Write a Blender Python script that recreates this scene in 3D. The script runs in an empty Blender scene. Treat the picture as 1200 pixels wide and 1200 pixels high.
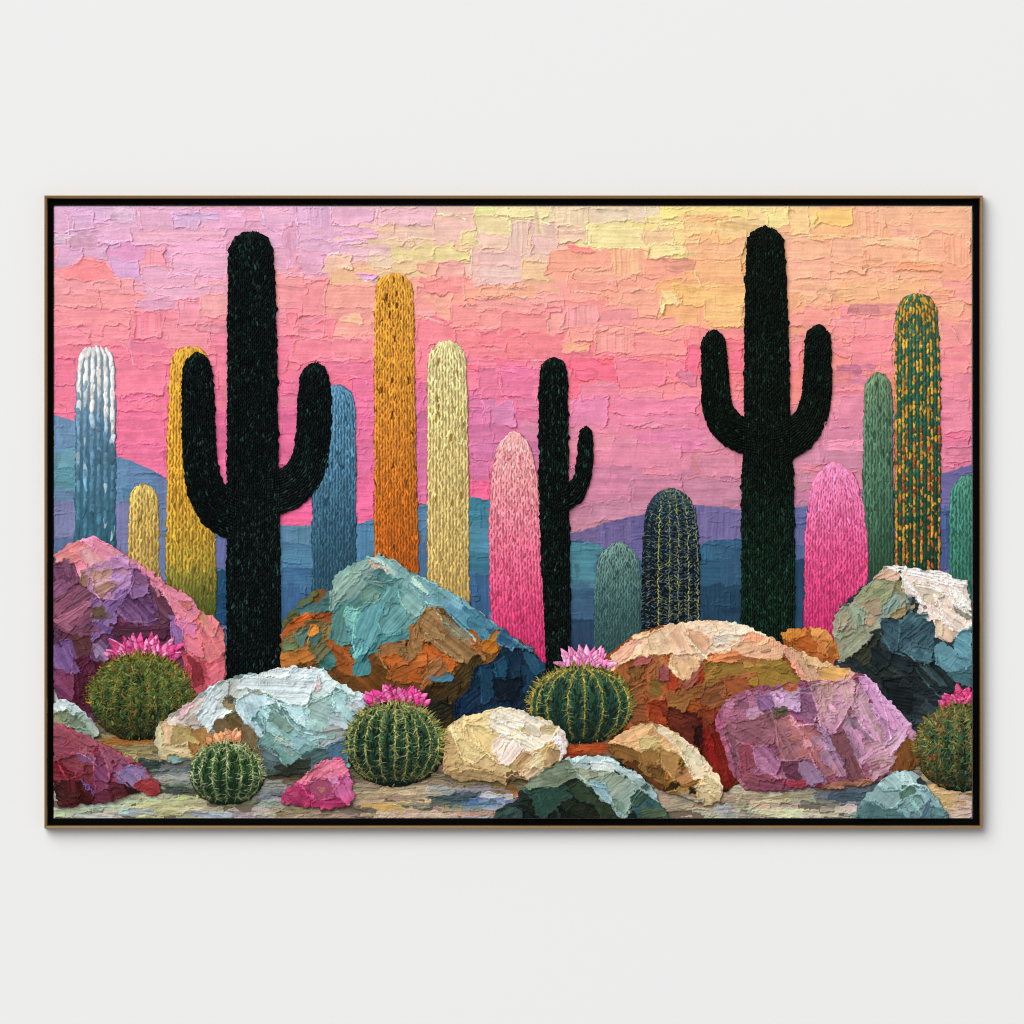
import bpy, math
import numpy as np

# ------------------------------------------------------------------ camera, world, lamps, exposure
S = 0.00125                                   # metres per photograph pixel on the picture plane
scene = bpy.context.scene
COL = scene.collection
def P(x, y, d=0.0):                           # photo pixel + height off the wall (px) -> metres
    return ((x - 600.0) * S, -d * S, (600.0 - y) * S)

FRAME_D = 16.0                                # how far the frame stands off the wall, px
CANVAS_D = 7.5                               # canvas face, recessed inside the floater frame

cam_d = bpy.data.cameras.new('camera'); cam = bpy.data.objects.new('camera', cam_d); COL.objects.link(cam)
CAM_DIST = 14.0
cam.location = (0.0, -CAM_DIST - CANVAS_D * S, 0.0)
cam.rotation_euler = (math.radians(90), 0, 0)
cam_d.sensor_width = 36.0
cam_d.lens = 36.0 * CAM_DIST / (1200.0 * S)
cam_d.clip_start = 0.1; cam_d.clip_end = 200.0
scene.camera = cam

world = bpy.data.worlds.new('World'); scene.world = world; world.use_nodes = True
bg = world.node_tree.nodes['Background']
bg.inputs[0].default_value = (1.0, 1.0, 1.0, 1.0)
bg.inputs[1].default_value = 0.38

def area(name, loc, size, power, col=(1, 1, 1)):
    l = bpy.data.lights.new(name, 'AREA'); l.shape = 'DISK'; l.size = size; l.energy = power; l.color = col
    o = bpy.data.objects.new(name, l); COL.objects.link(o); o.location = loc
    v = np.array((0.0, 0.0, 0.0)) - np.array(loc)
    from mathutils import Vector
    o.rotation_euler = Vector(v).to_track_quat('-Z', 'Y').to_euler()
    return o
KEY = np.array((-0.56, -1.0, 0.72)) * 46.0
area('key_lamp', tuple(KEY), 58.0, 42600.0, (1.0, 0.995, 0.985))

vs = scene.view_settings
vs.view_transform = 'Standard'; vs.look = 'None'; vs.exposure = 0.0; vs.gamma = 1.0
vs.use_curve_mapping = False
scene.cycles.pixel_filter_type = 'BLACKMAN_HARRIS'; scene.cycles.filter_width = 1.0

# ------------------------------------------------------------------ materials
def mat(name, base, rough=0.6, spec=0.3, metal=0.0, bump=None):
    m = bpy.data.materials.new(name); m.use_nodes = True
    nt = m.node_tree; b = nt.nodes['Principled BSDF']
    b.inputs['Roughness'].default_value = rough
    b.inputs['Specular IOR Level'].default_value = spec
    b.inputs['Metallic'].default_value = metal
    tc = nt.nodes.new('ShaderNodeTexCoord')
    n = nt.nodes.new('ShaderNodeTexNoise'); n.inputs['Scale'].default_value = bump[0] if bump else 40.0
    n.inputs['Detail'].default_value = 6.0
    nt.links.new(tc.outputs['Object'], n.inputs['Vector'])
    mx = nt.nodes.new('ShaderNodeMix'); mx.data_type = 'RGBA'
    k = bump[2] if bump else 0.06
    mx.inputs['A'].default_value = tuple(c * (1 - k) for c in base) + (1,)
    mx.inputs['B'].default_value = tuple(min(1, c * (1 + k)) for c in base) + (1,)
    nt.links.new(n.outputs['Fac'], mx.inputs['Factor'])
    nt.links.new(mx.outputs['Result'], b.inputs['Base Color'])
    if bump:
        bp = nt.nodes.new('ShaderNodeBump'); bp.inputs['Strength'].default_value = bump[1]
        bp.inputs['Distance'].default_value = 0.0006
        nt.links.new(n.outputs['Fac'], bp.inputs['Height'])
        nt.links.new(bp.outputs['Normal'], b.inputs['Normal'])
    return m

def paint_mat(name, rough, spec):
    """Oil paint: pigment comes from the brush-stroke attribute, broken up by a fine procedural grain."""
    m = bpy.data.materials.new(name); m.use_nodes = True
    nt = m.node_tree; b = nt.nodes['Principled BSDF']
    at = nt.nodes.new('ShaderNodeAttribute'); at.attribute_name = 'pigment'
    tc = nt.nodes.new('ShaderNodeTexCoord')
    n = nt.nodes.new('ShaderNodeTexNoise'); n.inputs['Scale'].default_value = 420.0; n.inputs['Detail'].default_value = 4.0
    nt.links.new(tc.outputs['Object'], n.inputs['Vector'])
    hs = nt.nodes.new('ShaderNodeHueSaturation')
    mr = nt.nodes.new('ShaderNodeMapRange')
    mr.inputs['From Min'].default_value = 0.3; mr.inputs['From Max'].default_value = 0.7
    mr.inputs['To Min'].default_value = 0.93; mr.inputs['To Max'].default_value = 1.07
    nt.links.new(n.outputs['Fac'], mr.inputs['Value'])
    nt.links.new(mr.outputs['Result'], hs.inputs['Value'])
    nt.links.new(at.outputs['Color'], hs.inputs['Color'])
    nt.links.new(hs.outputs['Color'], b.inputs['Base Color'])
    b.inputs['Roughness'].default_value = rough
    b.inputs['Specular IOR Level'].default_value = spec
    return m

M_OIL = paint_mat('oil_paint', 0.46, 0.09)
M_DARK = paint_mat('dark_oil_paint', 0.36, 0.045)

# ------------------------------------------------------------------ wall, frame, canvas
def mesh_obj(name, verts, faces, m, parent=None, smooth=False):
    me = bpy.data.meshes.new(name); me.from_pydata(verts, [], faces); me.update()
    me.materials.append(m)
    o = bpy.data.objects.new(name, me); COL.objects.link(o)
    if parent is not None: o.parent = parent
    return o

W = 6.0
wall = mesh_obj('wall', [(-W, 0, -W), (W, 0, -W), (W, 0, W), (-W, 0, W)], [(0, 1, 2, 3)],
                mat('wall_paint', (0.805, 0.808, 0.81), 0.9, 0.1, 0, (220.0, 0.10, 0.004)))
wall['kind'] = 'structure'
wall['label'] = 'plain off white wall behind the framed picture'

painting = bpy.data.objects.new('framed_painting', None); COL.objects.link(painting)
painting['label'] = 'framed palette knife painting of desert cacti and rocks at sunset on white wall'
painting['category'] = 'painting'

def ring(name, m, prof, parent, label):
    """Mitred rectangular moulding: prof is a list of (inset px, height px) swept round the frame."""
    X0, Y0, X1, Y1 = 52.3, 229.3, 1151.2, 970.6
    vs_, fs = [], []
    n = len(prof)
    for (cx, cy, sx, sy) in ((X0, Y0, 1, 1), (X1, Y0, -1, 1), (X1, Y1, -1, -1), (X0, Y1, 1, -1)):
        for (a, h) in prof:
            vs_.append(P(cx + sx * a, cy + sy * a, h))
    for c in range(4):
        d = (c + 1) % 4
        for i in range(n):
            j = (i + 1) % n
            fs.append((c * n + i, c * n + j, d * n + j, d * n + i))
    o = mesh_obj(name, vs_, fs, m, parent)
    o['label'] = label
    return o

M_GOLD = mat('bronze_gilding', (0.30, 0.185, 0.078), 0.36, 0.5, 0.75, (300.0, 0.15, 0.12))
M_BLACK = mat('black_lacquer', (0.0016, 0.0014, 0.0014), 0.6, 0.02, 0.0, (200.0, 0.1, 0.2))
ring('frame', M_GOLD, [(0, 0.2), (0, FRAME_D - 1.2), (0.9, FRAME_D), (2.6, FRAME_D - 0.2), (3.6, FRAME_D - 1.4), (3.6, 0.2)],
     painting, 'thin bronze gold outer moulding of the floater frame')
ring('liner', M_BLACK, [(3.7, 0.4), (3.7, FRAME_D - 1.8), (5.6, FRAME_D - 2.2), (6.0, FRAME_D - 5.4), (10.6, FRAME_D - 5.8), (10.6, 0.4)],
     painting, 'black inner channel of the floater frame')
cx0, cy0, cx1, cy1 = 62.9, 241.7, 1139.1, 959.3
M_CANVAS = mat('canvas', (0.6, 0.56, 0.5), 0.9, 0.1, 0, (900.0, 0.2, 0.05))
bv = [P(x, y, h) for h in (1.0, CANVAS_D - 0.6) for (x, y) in ((cx0, cy0), (cx1, cy0), (cx1, cy1), (cx0, cy1))]
mesh_obj('canvas', bv, [(0, 1, 2, 3), (7, 6, 5, 4), (0, 4, 5, 1), (1, 5, 6, 2), (2, 6, 7, 3), (3, 7, 4, 0)], M_CANVAS, painting)

# ------------------------------------------------------------------ the paint engine
rng = np.random.default_rng(11)
R = 1.8                                       # relief vertices per photograph pixel
GX0, GY0, GX1, GY1 = 63.0, 242.0, 1139.0, 959.0
NX = int((GX1 - GX0) * R) + 1; NY = int((GY1 - GY0) * R) + 1
HG = np.zeros((NY, NX), np.float32)           # height of the paint so far
ALBEDO = 0.93                                 # pigment reflectance per displayed value

def lin(c):
    c = np.asarray(c, np.float32) / 255.0
    return np.where(c <= 0.04045, c / 12.92, ((c + 0.055) / 1.055) ** 2.4)

def ntex(ca, cb, seed):
    """512x512 wrapping gaussian noise, correlation lengths ca (axis 0) and cb (axis 1) in cells."""
    r = np.random.default_rng(seed).standard_normal((512, 512))
    fa = np.fft.fftfreq(512)[:, None]; fb = np.fft.fftfreq(512)[None, :]
    g = np.exp(-2 * (math.pi ** 2) * ((fa * ca) ** 2 + (fb * cb) ** 2))
    t = np.fft.ifft2(np.fft.fft2(r) * g).real
    return (t / t.std()).astype(np.float32)
N_FINE = ntex(0.9, 0.9, 1); N_MID = ntex(3.2, 3.2, 2); N_LOW = ntex(9, 9, 3); N_BIG = ntex(26, 26, 4)
STREAK = (0.5 * ntex(40, 1.3, 5) + 0.6 * ntex(56, 2.6, 6) + 0.35 * ntex(70, 6, 7)).astype(np.float32)
STREAK /= STREAK.std()

def samp(tex, a, b):
    oa, ob = int(rng.integers(512)), int(rng.integers(512))
    return tex[(np.floor(a * R).astype(np.int32) + oa) & 511, (np.floor(b * R).astype(np.int32) + ob) & 511]

def sdf(poly, xx, yy):
    p = np.asarray(poly, np.float32); q = np.roll(p, -1, 0)
    best = np.full(xx.shape, 1e9, np.float32); ins = np.zeros(xx.shape, bool)
    for (ax, ay), (bx, by) in zip(p, q):
        ex, ey = bx - ax, by - ay
        wx, wy = xx - ax, yy - ay
        t = np.clip((wx * ex + wy * ey) / (ex * ex + ey * ey + 1e-9), 0, 1)
        dx, dy = wx - ex * t, wy - ey * t
        np.minimum(best, dx * dx + dy * dy, out=best)
        if ay != by:
            c = ((ay > yy) != (by > yy)) & (xx < ex * (yy - ay) / (ey) + ax)
            ins ^= c
    d = np.sqrt(best)
    return np.where(ins, -d, d)

def chaikin(p, n=1):
    p = np.asarray(p, np.float32)
    for _ in range(n):
        q = np.roll(p, -1, 0)
        p = np.stack([0.78 * p + 0.22 * q, 0.22 * p + 0.78 * q], 1).reshape(-1, 2)
    return p

def idw(pts):
    xy = np.array([p[:2] for p in pts], np.float32); cc = np.array([p[2] for p in pts], np.float32)
    def f(x, y, k=1.0):
        w = 1.0 / (((xy[:, 0] - x) * k) ** 2 + ((xy[:, 1] - y) * 1.6) ** 2 + 30.0) ** 2
        return (cc * w[:, None]).sum(0) / w.sum()
    return f

class Layer:
    def __init__(s, x0, y0, x1, y1, level, full=False):
        s.i0 = max(0, int((x0 - GX0) * R)); s.i1 = min(NX, int((x1 - GX0) * R) + 2)
        s.j0 = max(0, int((y0 - GY0) * R)); s.j1 = min(NY, int((y1 - GY0) * R) + 2)
        s.x = (GX0 + np.arange(s.i0, s.i1) / R).astype(np.float32)
        s.y = (GY0 + np.arange(s.j0, s.j1) / R).astype(np.float32)
        s.xx, s.yy = np.meshgrid(s.x, s.y)
        sh = s.xx.shape
        s.C = np.zeros(sh + (3,), np.float32); s.T = np.zeros(sh, np.float32)
        s.A = np.ones(sh, np.float32) if full else np.zeros(sh, np.float32)
        s.B = np.zeros(sh, np.float32); s.level = level
        s.M = s.A.copy()
    def win(s, x0, y0, x1, y1):
        a = max(0, int((x0 - s.x[0]) * R)); b = min(len(s.x), int((x1 - s.x[0]) * R) + 2)
        c = max(0, int((y0 - s.y[0]) * R)); d = min(len(s.y), int((y1 - s.y[0]) * R) + 2)
        if b - a < 2 or d - c < 2: return None
        return (slice(c, d), slice(a, b))
    def mask(s, poly, col, e=0.8, dome=0.0, dome_w=20.0, noise=1.0):
        d = sdf(poly, s.xx, s.yy)
        d = d + e * samp(N_MID, s.xx, s.yy) + 0.5 * e * samp(N_LOW, s.xx, s.yy)
        a = np.clip(0.5 - d * R, 0, 1)
        s.A = np.maximum(s.A, a); s.M = s.A.copy()
        s.C[:] = np.asarray(col, np.float32)
        s.B += dome * np.sqrt(np.clip(1 - np.clip(1 + d / dome_w, 0, 1) ** 2, 0, 1))
        return d
    def put(s, w, a, col, h, under=0.3):
        a3 = a[..., None]
        s.C[w] = s.C[w] * (1 - a3) + col * a3
        t = s.T[w]
        s.T[w] = t * (1 - a) + (under * t + h) * a
    def patch(s, poly, col, ang=0.0, col2=None, mix=0.5, th=0.5, st=0.4, rd=0.6, cv=0.04, e=1.0, op=1.0,
              rw=1.1, ext=False, dry=0.0, sub=0, fine=1.0, grow=0.0):
        poly = np.asarray(poly, np.float32)
        x0, y0 = poly.min(0) - 4; x1, y1 = poly.max(0) + 4
        w = s.win(x0, y0, x1, y1)
        if w is None: return
        xx, yy = s.xx[w], s.yy[w]
        n1 = samp(N_MID, xx, yy); n2 = samp(N_LOW, xx, yy)
        d = sdf(poly, xx, yy) + e * (0.55 * n1 + 0.9 * n2) + 0.25 * e * samp(N_FINE, xx, yy) - grow
        a = np.clip(0.5 - d * R * 0.9, 0, 1) * op
        t = math.radians(ang); ca, sa = math.cos(t), math.sin(t)
        u = (xx - x0) * ca + (yy - y0) * sa + 1.2 * n2; v = -(xx - x0) * sa + (yy - y0) * ca + 0.5 * n2
        S_ = samp(STREAK, u, v * fine)
        if dry: a = a * np.clip(1.0 - dry * np.clip(S_ - 0.2, 0, 1) * 1.4, 0, 1)
        if not ext: a = a * s.M[w]
        nb = samp(N_LOW, xx, yy)
        c = np.asarray(col, np.float32)[None, None, :] * np.ones(xx.shape + (1,), np.float32)
        if col2 is not None:
            k = np.clip(0.5 * mix + 0.42 * mix * (S_ + 0.6 * nb), 0, 1)[..., None]
            c = c * (1 - k) + np.asarray(col2, np.float32) * k
        c = c * (1 + cv * (0.8 * S_ + 0.6 * nb + 0.5 * n1))[..., None]
        ridge = np.exp(-((d + rw) / rw) ** 2) * np.clip(0.45 + 0.6 * nb, 0, 1.7)
        h = th * (1 + 0.30 * nb) + st * 0.42 * S_ + rd * ridge
        s.put(w, a, c, h)
        if ext: s.A[w] = np.maximum(s.A[w], a)
        for _ in range(sub):
            for _k in range(12):
                px, py = rng.uniform(x0 + 4, x1 - 4), rng.uniform(y0 + 4, y1 - 4)
                if sdf(poly, np.array([[px]], np.float32), np.array([[py]], np.float32))[0, 0] < -1.5: break
            ext_ = math.sqrt((x1 - x0 - 8) * (y1 - y0 - 8))
            L_ = ext_ * rng.uniform(0.22, 0.5); W_ = ext_ * rng.uniform(0.08, 0.2)
            cc = np.asarray(col if (col2 is None or rng.random() > 0.45) else col2, np.float32)
            cc = cc * (1 + rng.normal(0, 0.07)) * (1 + rng.normal(0, 0.02, 3))
            s.knife(px, py, L_, max(2.5, W_), ang + rng.normal(0, 16), np.clip(cc, 0, 252), th=th * .8, st=st, rd=rd * 0.55,
                    cv=cv, e=e * 0.9, op=0.85, poly=poly)
    def knife(s, x, y, L_, W_, ang, col, poly=None, **k):
        t = math.radians(ang); ca, sa = math.cos(t) * L_ / 2, math.sin(t) * L_ / 2
        na, nb = -math.sin(t) * W_ / 2, math.cos(t) * W_ / 2
        j = lambda: rng.normal(0, 0.10)
        pts = [(x - ca * (1 + j()) - na, y - sa - nb), (x + ca * (1 + j()) - na, y + sa - nb),
               (x + ca * (1 + j()) + na, y + sa + nb), (x - ca * (1 + j()) + na, y - sa + nb)]
        s.patch(pts, col, ang, **k)
    def dab(s, x, y, L_, W_, ang, col, th=0.8, ext=True, tip=0.0, op=1.0, under=0.25, bend=0.0, cv=0.05, leaf=False):
        """One loaded-brush dab with a rounded back, optionally tapering to its far end."""
        t = math.radians(ang); ca, sa = math.cos(t), math.sin(t)
        r = max(abs(ca) * L_ / 2 + abs(sa) * W_ / 2, 1) + 1.5; q = max(abs(sa) * L_ / 2 + abs(ca) * W_ / 2, 1) + 1.5
        w = s.win(x - r, y - q, x + r, y + q)
        if w is None: return
        dx, dy = s.xx[w] - x, s.yy[w] - y
        u = (dx * ca + dy * sa) / (L_ / 2); v = -dx * sa + dy * ca
        if bend: v = v - bend * u * u
        hw = W_ / 2 * (1 - tip * 0.5 * (u + 1)) if tip else W_ / 2
        if leaf: hw = W_ / 2 * np.clip(1 - u * u, 0, 1) ** .8 * (1.15 - .35 * u)
        else: hw = hw * np.sqrt(np.clip(1.02 - np.clip(np.abs(u), 0, 1) ** 3, 0.0, 1))
        d = np.abs(v) - hw
        d = np.where(np.abs(u) > 1.0, 9.0, d)
        a = np.clip(0.5 - d * R * 0.9, 0, 1) * op
        if not ext: a = a * s.M[w]
        vv = np.clip(np.abs(v) / (hw + 0.05), 0, 1)
        h = th * np.sqrt(np.clip(1 - vv ** 2, 0, 1)) * (0.85 + 0.3 * u)
        c = np.asarray(col, np.float32)[None, None, :] * (1 + cv * samp(N_MID, s.xx[w], s.yy[w]))[..., None]
        s.put(w, a, c, h, under)
        if ext: s.A[w] = np.maximum(s.A[w], a)
    def ridge(s, pts, wd, th, col, jit=0.25, ext=False, mixin=0.22):
        """A raised lip of paint dragged along a path."""
        pts = np.asarray(pts, np.float32)
        seg = np.hypot(*(pts[1:] - pts[:-1]).T); cum = np.concatenate([[0], np.cumsum(seg)])
        n = max(2, int(cum[-1] / 2.2))
        for k in range(n):
            t = (k + 0.5) / n * cum[-1]
            x = np.interp(t, cum, pts[:, 0]); y = np.interp(t, cum, pts[:, 1])
            x2 = np.interp(min(t + 1, cum[-1]), cum, pts[:, 0]); y2 = np.interp(min(t + 1, cum[-1]), cum, pts[:, 1])
            x1 = np.interp(max(t - 1, 0), cum, pts[:, 0]); y1 = np.interp(max(t - 1, 0), cum, pts[:, 1])
            a = math.degrees(math.atan2(y2 - y1, x2 - x1))
            c0, _m = s.colour_at(x, y)
            cc = np.clip(mixin * np.asarray(col, np.float32) + (1.02 - mixin) * c0, 1, 252)
            s.dab(x + rng.normal(0, jit), y + rng.normal(0, jit), 5.0, wd * .85 * rng.uniform(0.5, 1.3), a, cc,
                  th=th * rng.uniform(0.6, 1.2), ext=ext, under=0.6)
    def colour_at(s, x, y):
        i = int(np.clip((x - s.x[0]) * R, 0, len(s.x) - 1)); j = int(np.clip((y - s.y[0]) * R, 0, len(s.y) - 1))
        return s.C[j, i], s.M[j, i]
    def smear(s, n, Lr, Wr, angf, drag=5.0, jit=0.06, hue=4.0, **k):
        """Drag paint that is already there: each stroke carries the colour it starts on."""
        k = dict(dict(th=.55, st=.6, rd=.8, e=1.0, cv=.05, rw=1.1, op=.9, dry=.35), **k)
        for _ in range(n):
            x, y = rng.uniform(s.x[0], s.x[-1]), rng.uniform(s.y[0], s.y[-1])
            c, m_ = s.colour_at(x, y)
            if m_ < .5: continue
            a = angf(x, y); t = math.radians(a); d = rng.uniform(0.2, 1) * drag
            c = np.clip(c * (1 + rng.normal(0, jit)) * (1 + rng.normal(0, hue / 160, 3)), 1, 251)
            s.knife(x + math.cos(t) * d, y + math.sin(t) * d, rng.uniform(*Lr), rng.uniform(*Wr), a, c, **k)
    def build(s, name, m, parent, label=None, gain=1.0):
        global HG
        s.T *= gain
        g = (slice(s.j0, s.j1), slice(s.i0, s.i1))
        inside = s.A > 0.5
        under = HG[g]
        # keep every layer just above what it is painted over
        H = s.level + s.B + s.T + 0.02 * samp(N_FINE, s.xx, s.yy)
        k = np.pad(under, 1, mode='edge')
        ub = (k[:-2, 1:-1] + k[2:, 1:-1] + k[1:-1, :-2] + k[1:-1, 2:] + 2 * under) / 6.0
        H = np.maximum(H, np.maximum(ub + 0.35 + 0.6 * s.T, under + 0.12))
        p = np.pad(inside, 1, mode='edge')
        core = inside & p[:-2, 1:-1] & p[2:, 1:-1] & p[1:-1, :-2] & p[1:-1, 2:]
        rim = inside & ~core
        H = np.where(rim, under + 0.10 + 0.25 * np.maximum(H - under - 0.1, 0), H)
        HG[g] = np.where(inside, H, under)
        cell = inside[:-1, :-1] & inside[1:, :-1] & inside[:-1, 1:] & inside[1:, 1:]
        used = np.zeros_like(inside)
        used[:-1, :-1] |= cell; used[1:, :-1] |= cell; used[:-1, 1:] |= cell; used[1:, 1:] |= cell
        idx = np.full(inside.shape, -1, np.int64); nv = int(used.sum()); idx[used] = np.arange(nv)
        co = np.empty((nv, 3), np.float32)
        co[:, 0] = (s.xx[used] - 600.0) * S; co[:, 1] = -(CANVAS_D + H[used]) * S; co[:, 2] = (600.0 - s.yy[used]) * S
        f = np.stack([idx[1:, :-1][cell], idx[1:, 1:][cell], idx[:-1, 1:][cell], idx[:-1, :-1][cell]], 1)
        nf = len(f)
        me = bpy.data.meshes.new(name)
        me.vertices.add(nv); me.vertices.foreach_set('co', co.ravel())
        me.loops.add(nf * 4); me.loops.foreach_set('vertex_index', f.ravel().astype(np.int32))
        me.polygons.add(nf)
        me.polygons.foreach_set('loop_start', np.arange(0, nf * 4, 4, dtype=np.int32))
        me.polygons.foreach_set('use_smooth', np.ones(nf, bool))
        at = me.attributes.new('pigment', 'FLOAT_COLOR', 'POINT')
        rgba = np.ones((nv, 4), np.float32)
        rgba[:, :3] = lin(np.clip(s.C[used], 1, 252)) * ALBEDO
        at.data.foreach_set('color', rgba.ravel())
        me.update(calc_edges=True)
        me.materials.append(m)
        o = bpy.data.objects.new(name, me); COL.objects.link(o); o.parent = parent
        if label: o['label'] = label
        return o

def Z(ox, oy, k):                             # a transcription frame: points measured in an enlarged crop
    return lambda *pts: np.array([(ox + a / k, oy + b / k) for a, b in pts], np.float32)
# ------------------------------------------------------------------ sky
SKY = idw([(x, y, c) for y, row in {
    252: [(80, (229,168,210)), (130, (228,172,214)), (200, (232,165,205)), (260, (235,170,206)), (350, (230,168,212)), (400, (236,174,206)), (450, (239,184,196)), (500, (240,190,188)), (540, (242,198,184)), (570, (238,220,156)), (600, (246,226,168)), (650, (245,218,180)), (700, (245,214,184)), (750, (247,222,170)), (800, (249,220,140)), (850, (250,214,130)), (900, (250,214,140)), (950, (249,203,130)), (980, (250,195,108)), (1030, (246,180,132)), (1080, (248,178,140)), (1130, (246,180,145))],
    290: [(80, (222,165,210)), (130, (228,170,211)), (190, (236,165,202)), (240, (237,168,202)), (350, (232,170,210)), (400, (238,180,205)), (450, (240,205,180)), (500, (239,215,160)), (540, (238,220,155)), (570, (242,196,180)), (620, (240,200,190)), (660, (245,195,170)), (700, (248,230,165)), (750, (248,228,160)), (800, (249,224,158)), (840, (250,180,118)), (860, (250,188,112)), (930, (248,180,132)), (1000, (248,180,134)), (1060, (247,176,138)), (1120, (248,180,130))],
    312: [(80, (244,150,172)), (110, (247,142,160)), (150, (216,160,210)), (190, (240,152,178)), (230, (234,166,205)), (345, (240,158,188)), (400, (240,182,172)), (430, (240,200,160)), (510, (240,180,165)), (560, (242,192,182)), (590, (240,188,190)), (625, (244,198,160)), (660, (247,165,130)), (700, (247,172,134)), (740, (248,180,134)), (800, (248,168,126)), (850, (250,178,110)), (930, (247,175,135)), (1000, (247,172,136)), (1070, (249,168,112)), (1120, (248,170,126))],
    342: [(80, (247,150,170)), (120, (247,145,158)), (180, (240,160,190)), (230, (237,162,196)), (345, (244,140,164)), (400, (245,164,158)), (430, (246,165,150)), (520, (246,145,145)), (565, (248,166,132)), (600, (246,158,150)), (650, (245,152,162)), (700, (246,155,152)), (745, (247,165,142)), (800, (249,180,112)), (850, (250,184,104)), (930, (246,162,142)), (1000, (248,172,132)), (1040, (248,176,128)), (1120, (246,158,146))],
    382: [(80, (244,134,163)), (120, (244,136,162)), (170, (240,128,156)), (200, (243,132,160)), (240, (243,138,166)), (345, (244,130,158)), (400, (244,145,158)), (430, (246,152,155)), (520, (247,140,146)), (560, (247,138,138)), (600, (246,134,140)), (650, (245,150,148)), (700, (243,144,160)), (740, (245,148,155)), (800, (246,150,150)), (860, (249,170,120)), (930, (246,158,148)), (1000, (246,138,155)), (1030, (246,150,152)), (1120, (245,146,156))],
    430: [(80, (241,116,152)), (150, (241,120,156)), (210, (239,112,152)), (335, (240,112,152)), (420, (238,112,158)), (500, (243,122,146)), (560, (244,118,140)), (600, (236,112,158)), (680, (246,115,128)), (720, (245,122,140)), (760, (244,122,150)), (810, (246,114,138)), (860, (246,116,136)), (935, (245,124,148)), (980, (245,126,148)), (1010, (246,132,152)), (1120, (243,126,158))],
    482: [(80, (238,108,154)), (150, (240,112,157)), (200, (239,104,150)), (345, (232,104,158)), (425, (229,104,164)), (492, (226,104,164)), (560, (224,110,172)), (600, (228,114,170)), (690, (234,125,172)), (740, (237,124,168)), (800, (236,120,165)), (855, (240,120,157)), (950, (235,128,165)), (1000, (230,124,174)), (1120, (240,122,164))],
    532: [(80, (236,104,152)), (170, (238,104,154)), (260, (226,98,150)), (345, (225,95,154)), (425, (228,100,155)), (492, (215,100,160)), (560, (212,105,165)), (690, (228,124,165)), (740, (226,120,163)), (800, (220,120,163)), (860, (217,120,163)), (940, (213,124,168)), (1000, (222,125,165)), (1120, (222,112,155))],
    582: [(170, (225,100,155)), (350, (226,90,146)), (420, (228,95,150)), (492, (206,98,158)), (560, (230,100,142)), (680, (205,115,158)), (720, (210,120,155)), (800, (200,115,154)), (860, (195,115,154)), (940, (195,115,154)), (1120, (180,108,158))],
    612: [(340, (235,90,140)), (425, (226,92,148)), (560, (226,98,140)), (680, (188,115,145)), (740, (185,115,150)), (850, (180,112,155)), (1000, (180,110,155))]}.items()
    for x, c in row])

def adj(c):
    c = np.array(c, np.float32)
    p = float(np.clip((212 - c[1]) / 60, 0, 1)) * float(np.clip((c[2] - 128) / 20, 0, 1))
    o = float(np.clip((165 - c[2]) / 40, 0, 1))
    return np.clip(c + p * np.array((4.0, 15.0, -1.0)) + o * np.array((6.0, 7.0, 22.0)), 0, 252)
SKY0 = SKY
def SKY(x, y, k=1.0):
    q = float(np.clip((x - 640) / 120, 0, 1)) * float(np.clip((y - 325) / 40, 0, 1)) * float(np.clip((500 - y) / 50, 0, 1))
    return np.clip(adj(SKY0(x, y, k)) + q * np.array((3.0, 4.0, -11.0)), 0, 252)
sky = Layer(GX0, GY0, GX1, 642, 0.0, full=True)
for j in range(0, sky.xx.shape[0], 6):
    for i in range(0, sky.xx.shape[1], 6):
        sky.C[j:j + 6, i:i + 6] = SKY(sky.x[i], sky.y[j])
def kfill(L, x0, y0, x1, y1, n, field, Lr, Wr, ang=0, aj=3, vert=0.0, jit=5, **k):
    for _ in range(n):
        x, y = rng.uniform(x0, x1), rng.uniform(y0, y1)
        c = field(x, y) + rng.normal(0, jit, 3) + rng.normal(0, jit * 0.5)
        if rng.random() < vert:
            L.knife(x, y, rng.uniform(*Wr) * 1.5, rng.uniform(*Lr) * 0.35, 90 + rng.normal(0, 4), np.clip(c, 0, 251), **k)
        else:
            L.knife(x, y, rng.uniform(*Lr), rng.uniform(*Wr), ang + rng.normal(0, aj), np.clip(c, 0, 251), **k)
kfill(sky, 60, 240, 1142, 642, 520, SKY, (45, 120), (14, 36), aj=2.5, vert=0.08, th=0.55, st=0.26, rd=0.6, e=1.3, cv=0.022, op=0.93)
kfill(sky, 60, 240, 1142, 642, 130, SKY, (30, 90), (10, 24), aj=3, vert=0.07, th=0.5, st=0.28, rd=0.8, e=1.2, cv=0.025, op=0.9, dry=0.25)

def skp(z, rects):
    for r in rects:
        x0, x1, y0, y1, c = r[:5]
        k = dict(ang=0.0, th=0.8, st=0.27, rd=0.9, e=1.5, cv=0.022)
        if len(r) > 5: k.update(r[5])
        sl = rng.normal(0, 7, 8)
        q = z((x0 + sl[0], y0 + sl[1]), ((x0 + x1) / 2, y0 + sl[6]), (x1 + sl[2], y0 + sl[3]), (x1 + sl[4], y1 + sl[5]),
              ((x0 + x1) / 2, y1 + sl[7]), (x0 + sl[6], y1 + sl[0]))
        c = .72 * adj(c) + .28 * SKY(float(q[:, 0].mean()), float(q[:, 1].mean())); k.setdefault('col2', np.clip(c * (1 + rng.normal(0, .03, 3)), 0, 251))
        sky.patch(q, c, **k)
V = dict(ang=90.0, st=0.6)
z1 = Z(40, 220, 4.286); z2 = Z(300, 220, 4.286); z3 = Z(560, 220, 4.286); z4 = Z(800, 220, 3.243)
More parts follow.
